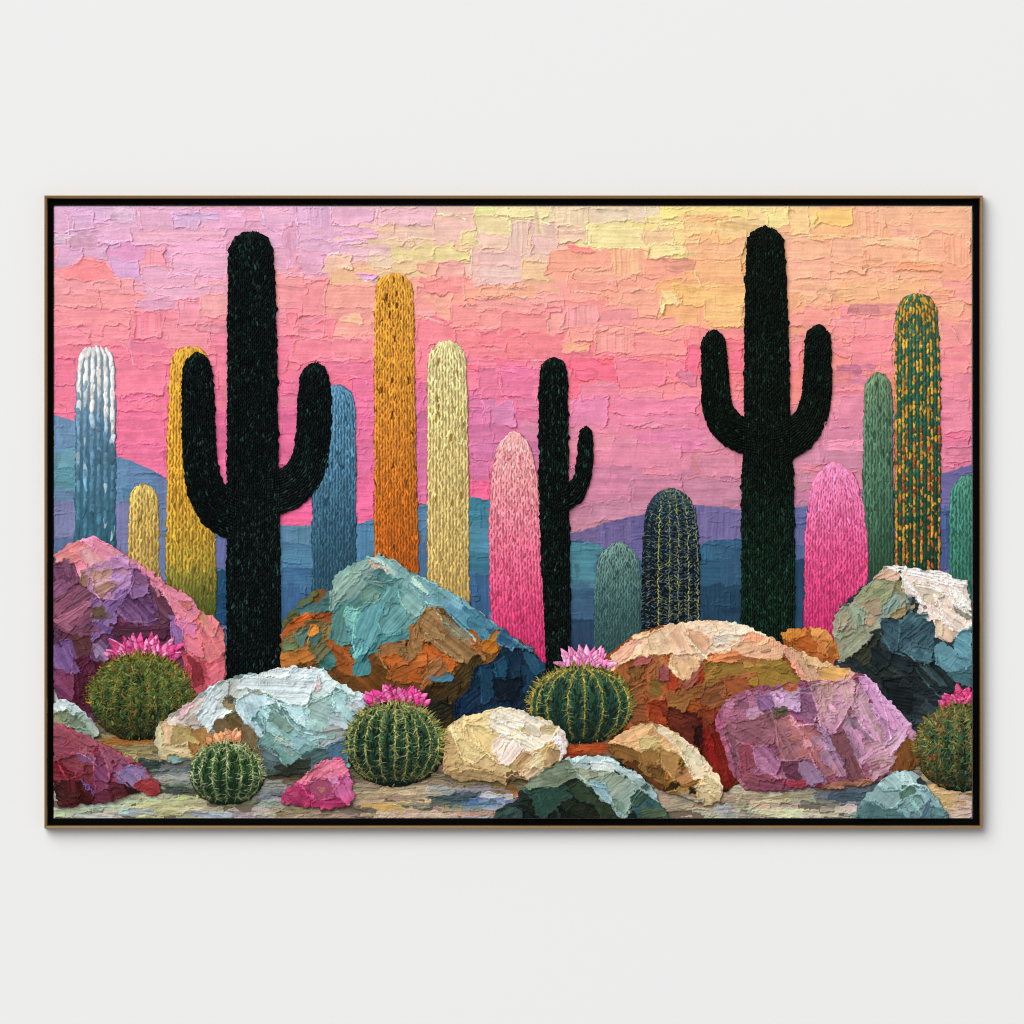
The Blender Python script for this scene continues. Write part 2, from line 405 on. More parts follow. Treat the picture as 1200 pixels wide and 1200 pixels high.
skp(z1, [(95, 180, 95, 235, (226,168,212)), (95, 178, 240, 290, (222,164,210)), (185, 310, 100, 215, (225,170,214)), (395, 515, 95, 160, (240,198,224)),
    (420, 530, 160, 205, (228,176,216)), (520, 840, 95, 210, (235,170,208)), (690, 830, 115, 205, (224,168,212), V), (840, 1065, 95, 200, (236,166,205)),
    (305, 480, 195, 270, (236,172,211)), (490, 960, 212, 290, (238,166,198)), (180, 372, 272, 350, (228,165,208)), (110, 240, 300, 380, (224,164,210)),
    (390, 530, 360, 460, (214,162,211)), (545, 660, 300, 400, (243,142,168), V), (670, 970, 250, 345, (237,168,203)), (680, 970, 330, 445, (238,170,206)),
    (545, 820, 400, 500, (236,166,203)), (545, 890, 490, 570, (235,164,200)), (105, 500, 458, 530, (246,158,180)), (290, 435, 472, 515, (247,144,150)),
    (105, 330, 510, 600, (247,150,166)), (330, 520, 520, 620, (246,146,164)), (500, 710, 565, 612, (222,156,200)), (720, 890, 555, 690, (244,142,172)), (830, 970, 545, 640, (245,152,166)),
    (105, 480, 610, 700, (245,138,165)), (105, 290, 690, 790, (243,130,160)), (500, 640, 620, 770, (240,122,155), V), (650, 890, 690, 820, (243,140,170)), (650, 960, 830, 900, (242,128,162)),
    (105, 480, 790, 860, (242,120,156)), (410, 660, 850, 1040, (241,116,154)), (105, 215, 850, 1000, (240,114,154)), (420, 670, 1050, 1150, (240,110,152)), (910, 970, 800, 1000, (242,118,158))])
sky.patch(z1((115, 405), (180, 385), (240, 352), (300, 350), (350, 370), (395, 420), (402, 458), (290, 462), (110, 458)), adj((247,141,156)), 40, th=0.8, st=0.4, rd=0.8, cv=.02, col2=(246,132,140), mix=.5)
skp(z2, [(20, 195, 95, 200, (229,170,213)), (195, 378, 95, 270, (226,165,214), V), (380, 600, 95, 185, (236,173,208)), (605, 890, 95, 190, (240,186,201)), (890, 1090, 130, 282, (241,191,188)),
    (490, 700, 190, 236, (245,202,168)), (210, 600, 195, 260, (229,168,212)), (215, 480, 260, 330, (230,168,213)), (550, 760, 255, 308, (243,208,176)), (750, 890, 252, 300, (243,206,172)), (1030, 1100, 210, 290, (243,222,160)), (670, 880, 292, 370, (238,218,154)), (875, 1085, 288, 375, (234,216,146)),
    (680, 850, 370, 430, (241,206,152)), (1085, 1200, 312, 475, (242,190,182)), (905, 1050, 380, 470, (243,162,170)), (820, 905, 385, 430, (240,170,140)), (340, 500, 335, 420, (242,192,178)), (95, 330, 335, 430, (232,164,206)), (370, 600, 415, 492, (246,192,142)),
    (158, 212, 320, 430, (245,150,172), V), (105, 230, 440, 620, (245,142,164)), (230, 350, 470, 640, (244,134,156)), (350, 595, 495, 600, (246,158,158)), (350, 590, 600, 735, (246,154,158)), (800, 905, 480, 560, (246,150,155)), (840, 1050, 470, 540, (246,138,144)),
    (1050, 1200, 478, 572, (248,168,132)), (800, 910, 560, 650, (246,152,158)), (910, 982, 600, 680, (248,168,146)), (985, 1200, 590, 700, (246,146,152)), (805, 990, 660, 790, (247,126,136)), (990, 1200, 710, 800, (247,130,132)), (1130, 1200, 728, 780, (248,126,108)),
    (115, 385, 680, 750, (245,130,158)), (190, 390, 755, 850, (244,122,154)), (390, 590, 750, 860, (244,126,154)), (805, 870, 790, 950, (242,118,148)), (1060, 1200, 850, 912, (247,106,122)), (360, 590, 870, 960, (238,112,156)), (485, 590, 950, 1060, (236,106,158)), (115, 205, 960, 1040, (232,104,158)),
    (805, 858, 965, 1190, (226,104,164)), (1070, 1200, 1000, 1060, (234,106,158)), (1145, 1200, 1075, 1200, (218,124,186))])
sky.patch(z2((425, 662), (500, 618), (525, 620), (545, 685), (520, 690)), adj((246,186,156)), 10, th=.8)
sky.patch(z2((500, 428), (630, 425), (620, 450), (590, 470), (530, 468)), adj((236,162,216)), 4, th=1.0, rd=.8)
sky.ridge(z2((510, 455), (560, 470), (612, 468)), 3, 1.0, (244,216,226))
skp(z3, [(0, 70, 95, 138, (232,222,140)), (75, 365, 95, 158, (248,228,172)), (0, 165, 140, 230, (244,222,172)), (0, 150, 225, 310, (242,208,184)), (160, 255, 170, 340, (240,198,186), V), (255, 415, 165, 335, (239,196,190)), (368, 550, 95, 195, (246,218,182), V), (410, 550, 205, 290, (240,196,182)),
    (552, 830, 95, 190, (245,214,186)), (552, 832, 195, 302, (247,229,162)), (835, 1070, 95, 170, (248,220,160)), (865, 1080, 95, 140, (249,214,122)), (835, 1000, 205, 285, (246,196,160)), (860, 1080, 280, 352, (249,228,162)), (975, 1080, 215, 280, (250,214,140)), (1065, 1200, 130, 320, (250,184,116)),
    (0, 215, 312, 410, (241,192,188)), (0, 230, 400, 490, (240,188,190)), (225, 362, 362, 470, (244,202,152)), (350, 672, 312, 410, (247,166,126)), (465, 790, 415, 470, (246,164,146)), (455, 700, 460, 520, (246,158,138)), (688, 855, 308, 440, (247,176,132), dict(ang=90., st=.6, col2=(244,200,150))), (835, 1200, 350, 460, (248,166,126)),
    (890, 1130, 460, 560, (249,176,112)), (890, 1120, 560, 690, (249,180,104)), (1115, 1200, 510, 700, (248,172,124)), (720, 920, 520, 650, (247,166,140)), (0, 290, 498, 552, (246,176,130)), (0, 345, 562, 625, (244,150,165)), (345, 430, 560, 720, (242,152,168)), (430, 610, 600, 700, (241,156,172), V), (612, 800, 610, 710, (243,141,166)),
    (0, 120, 630, 710, (246,148,150)), (115, 350, 630, 740, (246,140,145)), (800, 985, 655, 710, (246,150,158)), (980, 1120, 695, 750, (246,138,158)), (590, 780, 710, 842, (244,150,150), V), (440, 590, 700, 780, (247,150,140)), (412, 560, 782, 820, (248,186,124)), (775, 1040, 745, 840, (245,138,152)),
    (0, 210, 720, 800, (247,128,128)), (150, 420, 740, 870, (247,132,130)), (0, 250, 860, 905, (247,118,126)), (455, 695, 850, 960, (247,114,124)), (610, 690, 858, 888, (244,98,104)), (690, 945, 852, 1000, (244,118,156)), (945, 1045, 860, 960, (243,122,152)), (1040, 1115, 752, 945, (247,110,130)), (0, 98, 910, 1040, (230,110,166)), (100, 270, 910, 1045, (231,108,164)),
    (95, 190, 1046, 1090, (244,110,142)), (40, 180, 1088, 1190, (216,126,186)), (460, 510, 930, 1070, (247,106,120)), (515, 720, 985, 1090, (237,122,164)), (470, 650, 1060, 1200, (232,124,180)), (680, 1100, 1060, 1140, (236,124,172)), (700, 1110, 1140, 1200, (234,122,172))])
sky.patch(z3((455, 288), (560, 292), (590, 322), (480, 325)), adj((247,140,114)), 4, th=.8)
sky.patch(z3((918, 512), (1000, 515), (1022, 580), (945, 590), (935, 640), (918, 640)), (248,211,152), 60, th=.9, rd=.8)
skp(z4, [(0, 235, 75, 125, (250,214,128)), (0, 240, 125, 185, (249,208,140)), (310, 400, 75, 150, (250,220,150)), (395, 480, 75, 180, (249,208,146)), (480, 520, 110, 170, (248,218,160)), (500, 642, 75, 138, (250,196,106)), (645, 770, 75, 180, (247,182,134), V), (740, 865, 75, 130, (247,186,146)), (865, 1095, 75, 175, (248,178,142)),
    (672, 888, 183, 222, (249,202,156)), (700, 890, 215, 290, (248,182,136)), (892, 1000, 180, 285, (247,170,142)), (1010, 1095, 185, 290, (248,176,126), V), (400, 560, 190, 270, (247,174,144)), (560, 690, 190, 265, (247,178,148)), (815, 980, 285, 322, (250,164,104)), (980, 1095, 300, 352, (249,170,120)), (390, 560, 270, 350, (246,166,146)), (560, 710, 270, 320, (248,172,138)),
    (620, 742, 350, 425, (249,184,124)), (440, 570, 368, 425, (248,192,138)), (775, 830, 335, 390, (248,190,142), V), (0, 232, 190, 270, (250,182,120)), (0, 232, 275, 380, (250,180,116)), (0, 230, 380, 455, (249,186,112)), (80, 230, 440, 528, (249,188,116)), (985, 1060, 430, 495, (246,178,138)), (985, 1095, 360, 430, (245,150,156)),
    (600, 705, 440, 478, (245,126,166)), (405, 560, 470, 540, (247,142,146)), (570, 690, 480, 560, (246,138,150)), (20, 235, 535, 600, (246,126,142)), (145, 232, 572, 612, (247,112,124)), (170, 232, 610, 690, (244,108,130)), (405, 455, 560, 690, (244,126,150)), (570, 690, 570, 640, (245,132,156)), (640, 800, 490, 570, (245,138,164)), (640, 800, 560, 690, (244,130,162)), (980, 1095, 500, 600, (245,142,160)), (985, 1095, 600, 700, (243,130,156)),
    (0, 60, 705, 760, (214,114,164)), (575, 690, 700, 760, (214,120,172)), (440, 570, 830, 900, (228,130,172)), (570, 690, 780, 900, (226,128,170)), (430, 690, 905, 985, (216,124,166)), (430, 690, 990, 1060, (200,120,156)), (985, 1095, 705, 800, (238,130,166)), (985, 1095, 800, 930, (232,128,166)), (985, 1095, 940, 1050, (214,112,154))])
# lower pinks behind the arms and over the hills
for (x0, x1, y0, y1, c) in [(138, 194, 480, 522, (239,106,154)), (138, 194, 518, 556, (236,104,156)), (252, 266, 480, 578, (226,94,148)), (328, 350, 480, 545, (232,98,156)), (331, 366, 590, 616, (240,92,142)), (418, 438, 500, 560, (226,100,158)), (418, 438, 556, 614, (230,92,148)), (490, 500, 480, 592, (210,100,160)),
    (551, 575, 480, 540, (212,106,166)), (551, 574, 540, 566, (208,102,160)), (552, 572, 562, 584, (238,96,138)), (668, 760, 545, 592, (206,116,158)), (667, 700, 592, 622, (188,116,142)), (690, 760, 585, 612, (190,116,150)), (738, 870, 560, 600, (196,118,154)), (820, 870, 530, 560, (212,122,158)), (742, 800, 556, 590, (202,116,156))]:
    sky.patch([(x0, y0), (x1, y0 + 1), (x1 + 1, y1), (x0, y1 - 1)], adj(c), 0, th=.7, st=.3, rd=.8, e=1.4, cv=.03)
LIP = 22
for (z, pts) in [(z1, [(105,585),(255,610),(310,590)]), (z1, [(350,575),(380,605),(450,622),(520,640)]), (z1, [(680,430),(800,440),(950,455)]), (z1, [(540,480),(620,535),(810,570)]), (z1, [(180,690),(230,715),(300,750)]),
    (z1, [(420,1040),(470,1075),(545,1055),(600,1040)]), (z1, [(445,785),(490,830),(500,890),(540,910),(600,890)]), (z1, [(150,100),(175,180),(180,290)]), (z1, [(525,100),(540,205)]), (z1, [(480,210),(490,270),(505,300)]), (z1, [(100,240),(180,215),(300,205)]), (z1, [(305,260),(330,275),(470,265)]), (z1, [(660,340),(680,430)]), (z1, [(880,690),(885,790)]), (z1, [(500,775),(610,775)]), (z1, [(730,690),(870,685)]), (z1, [(120,1080),(155,1100),(165,1150)]),
    (z2, [(20,100),(60,200),(150,250)]), (z2, [(200,95),(210,260)]), (z2, [(375,95),(380,185),(440,190)]), (z2, [(605,100),(605,180),(640,190)]), (z2, [(110,435),(190,430),(250,435)]), (z2, [(740,215),(760,250),(900,262)]), (z2, [(890,130),(1000,140),(1080,170),(1105,240),(1130,280)]), (z2, [(1085,300),(1080,460)]), (z2, [(345,490),(345,640),(340,730)]), (z2, [(115,670),(180,680),(195,735),(300,760)]), (z2, [(800,660),(860,652),(960,690),(1100,712),(1200,710)]), (z2, [(1045,480),(1045,560),(1060,600),(1180,612)]), (z2, [(400,860),(480,945),(550,960),(580,1020)]), (z2, [(320,335),(430,330),(540,345)]), (z2, [(1120,1050),(1150,1090),(1150,1170)]), (z2, [(800,945),(860,955)]),
    (z3, [(70,100),(110,150),(160,160),(165,240)]), (z3, [(165,150),(280,160),(360,185)]), (z3, [(368,190),(420,215),(545,212)]), (z3, [(550,195),(548,270),(580,300),(830,305),(858,345)]), (z3, [(455,430),(445,470),(465,520),(620,530),(700,575)]), (z3, [(0,470),(70,490),(180,512),(240,500)]), (z3, [(0,565),(130,550),(330,552),(345,620),(355,730)]), (z3, [(210,735),(275,800)]), (z3, [(690,860),(700,980),(720,1035)]), (z3, [(700,855),(850,840),(1040,860)]), (z3, [(940,880),(960,940),(990,1010),(1030,1030)]), (z3, [(95,915),(120,1040)]), (z3, [(0,1065),(35,1080),(30,1170)]), (z3, [(180,1080),(180,1160)]), (z3, [(455,1090),(510,1070),(510,1000)]), (z3, [(1075,390),(1130,500),(1200,500)]), (z3, [(770,650),(920,655),(930,630)]), (z3, [(610,690),(700,690),(800,715)]), (z3, [(580,840),(720,842),(790,838)]), (z3, [(830,165),(940,185),(1000,178)]), (z3, [(150,870),(260,872),(360,860)]), (z3, [(0,905),(240,905)]),
    (z4, [(725,85),(770,125)]), (z4, [(440,185),(560,180),(690,188)]), (z4, [(890,180),(895,285),(980,290)]), (z4, [(1055,180),(1095,215)]), (z4, [(560,280),(700,310),(780,325)]), (z4, [(30,300),(70,370),(100,385)]), (z4, [(445,380),(470,440),(560,450)]), (z4, [(575,450),(600,510),(660,560)]), (z4, [(625,575),(640,660),(625,690)]), (z4, [(700,480),(650,490),(665,530)]), (z4, [(1020,520),(1060,590)]), (z4, [(430,455),(450,440)]), (z4, [(435,850),(470,870)]), (z4, [(575,970),(640,985),(650,960)])]:
    q = z(*pts); m_ = q.mean(0)
    c = np.clip(SKY(m_[0], m_[1]) * 1.02 + 7, 0, 251)
    sky.ridge(q, 2.2, 1.15, c, jit=0.5)
sky.smear(170, (16, 60), (5, 14), lambda x, y: rng.normal(0, 3.5) if rng.random() < .93 else 90 + rng.normal(0, 5), drag=8, jit=.025, hue=2.5, op=.85, th=.5, st=.35, rd=.8)
sky.build('painted_sky', M_OIL, painting, gain=1.22, label='pink, lilac and peach sunset sky in thick knife strokes')

# ------------------------------------------------------------------ hills
def hill(outline, base, patches, label, lev=0.9):
    p = np.array(outline, np.float32)
    L = Layer(p[:, 0].min() - 2, p[:, 1].min() - 3, p[:, 0].max() + 2, p[:, 1].max() + 2, lev)
    L.mask(p, base, e=0.5)
    for (x0, x1, y0, y1, c, a) in patches:
        c = np.array(c, np.float32); g_ = c.mean(); c = (g_ + (c - g_) * .86) * (.98, .96, .97)
        n = max(1, int((x1 - x0) * (y1 - y0) / 700))
        L.patch([(x0 - 1, y0 - 1), (x1 + 1, y0), (x1, y1 + 1), (x0, y1)], c, a, th=.4, st=.4, rd=.4, cv=.03, e=1.1)
        for _ in range(n):
            L.knife(rng.uniform(x0, x1), rng.uniform(y0, y1), rng.uniform(12, 30), rng.uniform(7, 13), a + rng.normal(0, 5),
                    np.clip(np.array(c) * (1 + rng.normal(0, .05)) * (1 + rng.normal(0, .02, 3)), 0, 250), th=.4, st=.3, rd=.6, cv=.03, e=1.0, op=.8)
    L.smear(int(L.xx.size / 5000), (10, 26), (5, 11), lambda x, y: rng.choice((0, 90)) + rng.normal(0, 5), drag=4, jit=.04, hue=2, op=.8, st=.3)
    L.build('hill', M_OIL, painting, label, gain=1.3)
hill([(660, 628), (680, 622), (705, 613), (735, 606), (760, 600), (790, 594), (818, 591), (845, 594), (868, 598), (900, 598), (932, 594), (1000, 585), (1060, 570), (1100, 556), (1120, 549), (1141, 544), (1141, 700), (660, 700)],
     (112,100,155), [(666, 708, 613, 645, (118,102,155), 0), (700, 760, 606, 650, (112,100,156), 90), (740, 822, 596, 660, (106,98,158), 0), (818, 870, 592, 640, (112,104,160), 90), (928, 946, 594, 640, (100,108,168), 90), (1040, 1052, 590, 690, (78,88,145), 90), (1098, 1141, 545, 600, (108,104,164), 20), (1098, 1116, 600, 665, (70,92,150), 90)],
     'violet ridge of hills at right under the pink sky')
hill([(660, 634), (690, 634), (705, 640), (712, 646), (760, 660), (815, 640), (830, 634), (845, 632), (870, 631), (932, 640), (1000, 650), (1060, 650), (1060, 780), (660, 780)],
     (42,80,112), [(666, 706, 636, 684, (72,140,155), 0), (666, 702, 680, 700, (70,125,150), 0), (666, 698, 690, 728, (56,98,132), 0), (666, 720, 726, 770, (38,68,100), 90), (700, 760, 650, 700, (60,106,138), 0), (818, 872, 633, 662, (50,104,138), 90), (818, 855, 655, 690, (42,92,124), 0), (845, 872, 640, 700, (48,92,128), 90), (818, 872, 685, 735, (30,70,98), 90), (929, 946, 610, 660, (80,106,156), 90), (929, 946, 655, 740, (34,72,106), 90), (1040, 1052, 640, 690, (56,74,130), 90)],
     'teal and blue lower hills between the dark cacti at right')
hill([(61, 486), (75, 489), (92, 494), (137, 535), (150, 538), (168, 546), (180, 552), (196, 560), (230, 580), (270, 605), (330, 616), (345, 617), (367, 614), (400, 616), (419, 614), (438, 609), (470, 600), (492, 592), (502, 591), (550, 582), (560, 583), (580, 586), (600, 590), (660, 640), (660, 760), (61, 760)],
     (85,130,170), [(63, 90, 486, 532, (108,152,190), 90), (63, 90, 526, 552, (104,165,182), 0), (63, 90, 548, 578, (84,150,162), 0), (63, 90, 574, 592, (100,138,172), 0), (63, 90, 588, 632, (126,135,182), 90), (63, 90, 630, 660, (92,118,165), 90), (135, 152, 538, 592, (98,146,184), 90), (150, 196, 548, 570, (98,138,182), 0), (135, 152, 588, 650, (122,128,178), 90), (184, 197, 560, 680, (104,128,175), 90),
     (250, 268, 630, 668, (100,110,165), 90), (250, 268, 668, 700, (24,80,118), 90), (250, 268, 695, 730, (20,72,112), 90), (330, 368, 614, 640, (84,136,168), 90), (330, 368, 638, 668, (74,132,166), 0), (330, 368, 664, 692, (62,115,160), 0), (330, 368, 688, 745, (56,106,156), 90), (416, 440, 612, 680, (78,138,178), 90), (488, 502, 592, 640, (84,132,170), 90), (488, 502, 636, 700, (72,116,158), 90),
     (549, 574, 582, 622, (58,134,158), 90), (549, 574, 618, 650, (72,142,168), 0), (549, 574, 646, 674, (56,124,152), 0), (549, 576, 672, 735, (54,104,150), 90)],
     'pale blue and lavender hills behind the left half of the cacti')
# ------------------------------------------------------------------ columnar cacti
def axis(st):
    """Stations (x, y, half width) along a stem from its tip -> densely sampled centre line."""
    st = np.array(st, np.float32)
    seg = np.hypot(st[1:, 0] - st[:-1, 0], st[1:, 1] - st[:-1, 1]); cum = np.concatenate([[0], np.cumsum(seg)])
    n = int(cum[-1] / 1.5) + 2
    t = np.linspace(0, cum[-1], n)
    x = np.interp(t, cum, st[:, 0]); y = np.interp(t, cum, st[:, 1]); r = np.interp(t, cum, st[:, 2])
    def sm(a, k):
        if k < 2: return a
        p = np.pad(a, k, mode='reflect', reflect_type='odd'); ker = np.ones(2 * k + 1) / (2 * k + 1)
        return np.convolve(p, ker, 'valid')
    k = min(7, n // 4)
    x, y, r = sm(x, k), sm(y, k), sm(r, k)
    dx = np.gradient(x); dy = np.gradient(y); l = np.hypot(dx, dy) + 1e-6
    return t, x, y, r, dx / l, dy / l

def stem(st, level, base, colf, cap=1.0, rib=5.2, dabL=9.0, dabW=3.4, tilt=15, th=1.15, fine=1.0, lat=.24, dome=1.5, cover=1.0, blunt=2.0,
         jit=0.10, skip=None, over=1.0, passes=1):
    """A cactus stem: underpaint darkened to put groove shade into the pigment, then braided rows of loaded dabs along its ribs. colf(t, w) -> colour."""
    tilt *= .7; dabL *= 1.0 * fine; dabW *= .72 * fine; rib *= .68 * fine; th *= .68; jit *= .7
    t, x, y, r, tx, ty = axis(st)
    caplen = cap * r[min(len(r) - 1, int(r[0] * cap / 1.5))]
    q = np.clip(1 - t / caplen, 0, 1)
    rr = r * (1 - q ** blunt) ** (1 / blunt)
    lx, ly = x + ty * rr, y - tx * rr           # the two flanks
    rx, ry = x - ty * rr, y + tx * rr
    n_ = len(lx); sel = sorted(set(list(range(0, min(n_, 22), 2)) + list(range(0, n_, 7)) + [n_ - 1]))
    poly = np.concatenate([np.stack([lx, ly], 1)[sel], np.stack([rx, ry], 1)[sel[::-1]]])
    x0, y0 = poly.min(0) - 8; x1, y1 = poly.max(0) + 8
    L = Layer(x0, y0, x1, y1, level)
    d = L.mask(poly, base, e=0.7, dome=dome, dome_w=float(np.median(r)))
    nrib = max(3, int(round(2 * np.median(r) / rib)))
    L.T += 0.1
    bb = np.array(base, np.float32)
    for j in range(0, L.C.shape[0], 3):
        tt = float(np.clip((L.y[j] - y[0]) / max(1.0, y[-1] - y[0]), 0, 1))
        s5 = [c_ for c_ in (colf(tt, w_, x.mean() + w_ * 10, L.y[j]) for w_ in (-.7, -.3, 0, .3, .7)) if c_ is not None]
        L.C[j:j + 3] = .42 * bb + .42 * np.mean(np.array(s5, np.float32), 0)  # darker than the dabs: shade of the grooves mixed into the underpaint colour
    order = []
    for p_ in range(passes):
        for i in range(nrib):
            w0 = -1 + (2 * i + 1) / nrib
            tt = rng.uniform(0, dabL * 0.5)
            k = i + p_
            while tt < t[-1]:
                order.append((tt, w0, k)); k += 1
                tt += dabL * rng.uniform(0.36, 0.6) / cover
    rng.shuffle(order)
    order.sort(key=lambda o: int(o[0] / 60))
    for tt, w0, k in order:
        k = int(k)
        px = np.interp(tt, t, x); py = np.interp(tt, t, y); pr = np.interp(tt, t, rr)
        ax_, ay_ = np.interp(tt, t, tx), np.interp(tt, t, ty)
        w = w0 + rng.normal(0, lat / nrib)
        if abs(w) * pr > pr - 0.38 * dabW or tt < .28 * dabL: continue
        c = colf(tt / t[-1], w, px + ay_ * pr * -w * -1, py)
        if c is None: continue
        gx, gy = px + (-ay_) * -pr * w * over, py + ax_ * -pr * w * over
        # lean of the flank (ribs gather at the tip)
        p2 = np.interp(tt + 4, t, rr); lean = math.degrees(math.atan2((p2 - pr) * w, 4.0))
        a = math.degrees(math.atan2(ay_, ax_)) - lean + (tilt if k % 2 else -tilt) * (rng.random() < .8) + rng.normal(0, 6)
        sc = 0.65 + 0.35 * min(1, pr / (0.7 * np.median(r)))
        c = np.clip(np.asarray(c, np.float32) * (1 + rng.normal(0, jit)), 2, 252)
        L.dab(gx, gy, dabL * sc * rng.uniform(0.75, 1.25), dabW * sc * rng.uniform(0.75, 1.2), a, c, th=th * rng.uniform(0.7, 1.2),
              tip=rng.uniform(0, 0.7), cv=0.06, bend=rng.normal(0, 0.5))
    L.axis = (t, x, y, rr, tx, ty)
    return L

def ramp(stops):
    ts = [s_[0] for s_ in stops]; cs = np.array([s_[1] for s_ in stops], np.float32)
    return lambda t: np.array([np.interp(t, ts, cs[:, i]) for i in range(3)])

def plain(stops, side=0.08, dark=None, pd=0.0, light=None, pl=0.0):
    f = ramp(stops)
    def g(t, w, x, y):
        c = f(t) * (1 + side * (-w))
        u = rng.random()
        if u < pd: c = np.asarray(dark, np.float32)
        elif u < pd + pl: c = np.asarray(light, np.float32)
        return c
    return g

# --- stems at the back, left to right
def c_white(t, w, x, y):
    d = y
    k = int((w + 1) * 3.0)
    lim = (478, 462, 486, 470, 494, 512)[max(0, min(5, k))] + rng.normal(0, 3)
    if d < lim - 14: return (246, 242, 240) if rng.random() < .85 else (230, 220, 214)
    if d < lim + 12: return (208, 216, 222) if rng.random() < .6 else (150, 176, 194)
    if rng.random() < .03: return (160, 188, 202)
    return ramp([(406, (120,156,182)), (500, (106,144,170)), (570, (82,126,148)), (640, (54,104,122))])(d) * (1 + 0.12 * (-w) + rng.normal(0, .08))
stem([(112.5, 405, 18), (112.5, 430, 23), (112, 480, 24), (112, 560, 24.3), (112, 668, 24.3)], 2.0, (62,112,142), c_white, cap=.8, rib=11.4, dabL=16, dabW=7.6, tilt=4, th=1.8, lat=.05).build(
    'column_cactus', M_OIL, painting, 'blue column cactus with snowy white ribbed top')
stem([(168, 567, 14), (168.5, 590, 17.5), (168.5, 620, 18.5), (168.5, 690, 18.8)], 2.0, (140,105,50), plain([(0, (226,196,110)), (.4, (216,182,98)), (1, (186,158,86))], dark=(150,112,48), pd=0.027), cap=.85, rib=6.4, dabL=10, dabW=3.6).build(
    'column_cactus', M_OIL, painting, 'shortest sandy yellow column cactus')
def c_gold(t, w, x, y):
    c = ramp([(405, (242,180,66)), (520, (232,168,58)), (590, (222,168,58)), (640, (200,166,62)), (668, (158,146,58)), (695, (108,118,46)), (725, (72,90,36))])(y)
    if 600 < y < 700 and rng.random() < 0.2: c = np.array((212,170,62)) if y < 670 else np.array((150,140,60))
    if rng.random() < 0.025: c = c * 0.6
    return c * (1 - 0.05 * w)
stem([(222, 405, 18), (223, 430, 24), (223.5, 480, 26.5), (224, 540, 28.5), (224, 640, 29.6), (223.5, 730, 30)], 2.1, (128,86,26), c_gold, cap=.75, rib=5.6, dabL=9.5, dabW=3.5).build(
    'column_cactus', M_OIL, painting, 'golden column cactus turning olive green at its foot')
stem([(392, 450, 20), (392, 475, 25), (391.5, 520, 26.2), (391.5, 600, 26.2), (391.5, 720, 26)], 2.1, (34,66,86),
     plain([(0, (104,160,194)), (.28, (90,142,172)), (.5, (70,116,142)), (.72, (54,95,116)), (1, (44,82,100))], side=.05, pl=0, dark=(34,68,88), pd=0.027), cap=.9, rib=5.0, dabL=9, dabW=3.1, tilt=12).build(
    'column_cactus', M_OIL, painting, 'slate blue column cactus half hidden behind a black saguaro arm')
stem([(462, 319, 18), (462, 345, 22.8), (462.5, 420, 23.8), (463.5, 540, 25), (464.5, 640, 26.2), (465, 705, 26.6)], 2.2, (120,66,16),
     plain([(0, (238,172,66)), (.3, (233,160,58)), (.5, (226,142,50)), (.7, (212,116,36)), (1, (188,88,24))], side=.04, dark=(104,56,14), pd=0.023, pl=0), cap=.85, rib=4.8, dabL=8.5, dabW=3.2, tilt=14, th=1.25).build(
    'column_cactus', M_OIL, painting, 'tall orange column cactus, amber top and burnt orange foot')
stem([(524, 399, 18), (524, 425, 23.2), (524.8, 500, 24.4), (525.2, 600, 24.8), (525.5, 725, 25)], 2.2, (160,128,66),
     plain([(0, (240,226,168)), (.3, (236,218,150)), (.55, (228,202,132)), (1, (208,172,96))], side=.03, dark=(150,116,50), pd=0.018, pl=0), cap=.85, rib=5.4, dabL=9.5, dabW=3.4, tilt=12, th=1.25).build(
    'column_cactus', M_OIL, painting, 'pale cream column cactus')
stem([(1135, 557, 20), (1136, 575, 23), (1137, 610, 25), (1137, 705, 25)], 2.1, (36,84,72), plain([(0, (80,146,124)), (.5, (66,132,112)), (1, (50,108,90))], side=.06, dark=(34,80,68), pd=0.027), cap=.9, rib=6.2, dabL=9.5, dabW=3.6).build(
    'column_cactus', M_OIL, painting, 'teal green column cactus cut off by the right edge')
stem([(1029, 437, 13), (1029, 460, 17), (1029, 520, 18), (1029, 690, 18.5)], 2.1, (40,72,54),
     plain([(0, (118,148,112)), (.25, (98,134,106)), (.55, (82,122,96)), (.8, (60,96,72)), (1, (38,68,48))], side=.08, dark=(48,82,62), pd=0.045, pl=0), cap=1.0, rib=5.6, dabL=10, dabW=3.3, tilt=11).build(
    'column_cactus', M_OIL, painting, 'sage green column cactus between a pink one and a yellow flecked one')
def c_fleck(t, w, x, y):
    g = ramp([(343, (72,110,80)), (450, (54,102,78)), (560, (38,90,66)), (665, (26,66,46))])(y) * (1 - 0.1 * w + rng.normal(0, .08))
    k = int((w + 1) * 5.5)
    p = 0.72 if k % 2 == 0 else 0.10
    if y < 400: p = 0.42
    if w < -0.75: p += .1
    if rng.random() < p:
        u = rng.random()
        if y > 500: return (186, 90, 42) if u < .32 else ((206, 148, 50) if u < .88 else (150, 62, 36))
        return (214, 160, 56) if u < .75 else (200, 128, 46)
    return g
stem([(1073.5, 343, 20), (1074.5, 372, 25.5), (1075, 450, 27.4), (1075.5, 560, 27.4), (1075.5, 690, 27)], 2.3, (22,60,48), c_fleck, cap=.85, rib=6.0, dabL=7.0, dabW=4.3, tilt=10, th=1.6, lat=.10).build(
    'column_cactus', M_OIL, painting, 'tall green column cactus streaked with yellow and orange')
def c_pink(t, w, x, y):
    c = ramp([(505, (252,188,184)), (560, (250,166,168)), (610, (249,142,160)), (660, (244,110,146)), (710, (232,78,130)), (775, (204,46,106))])(y)
    if rng.random() < .04: c = c * np.array((.85, .68, .76))
    
    return c
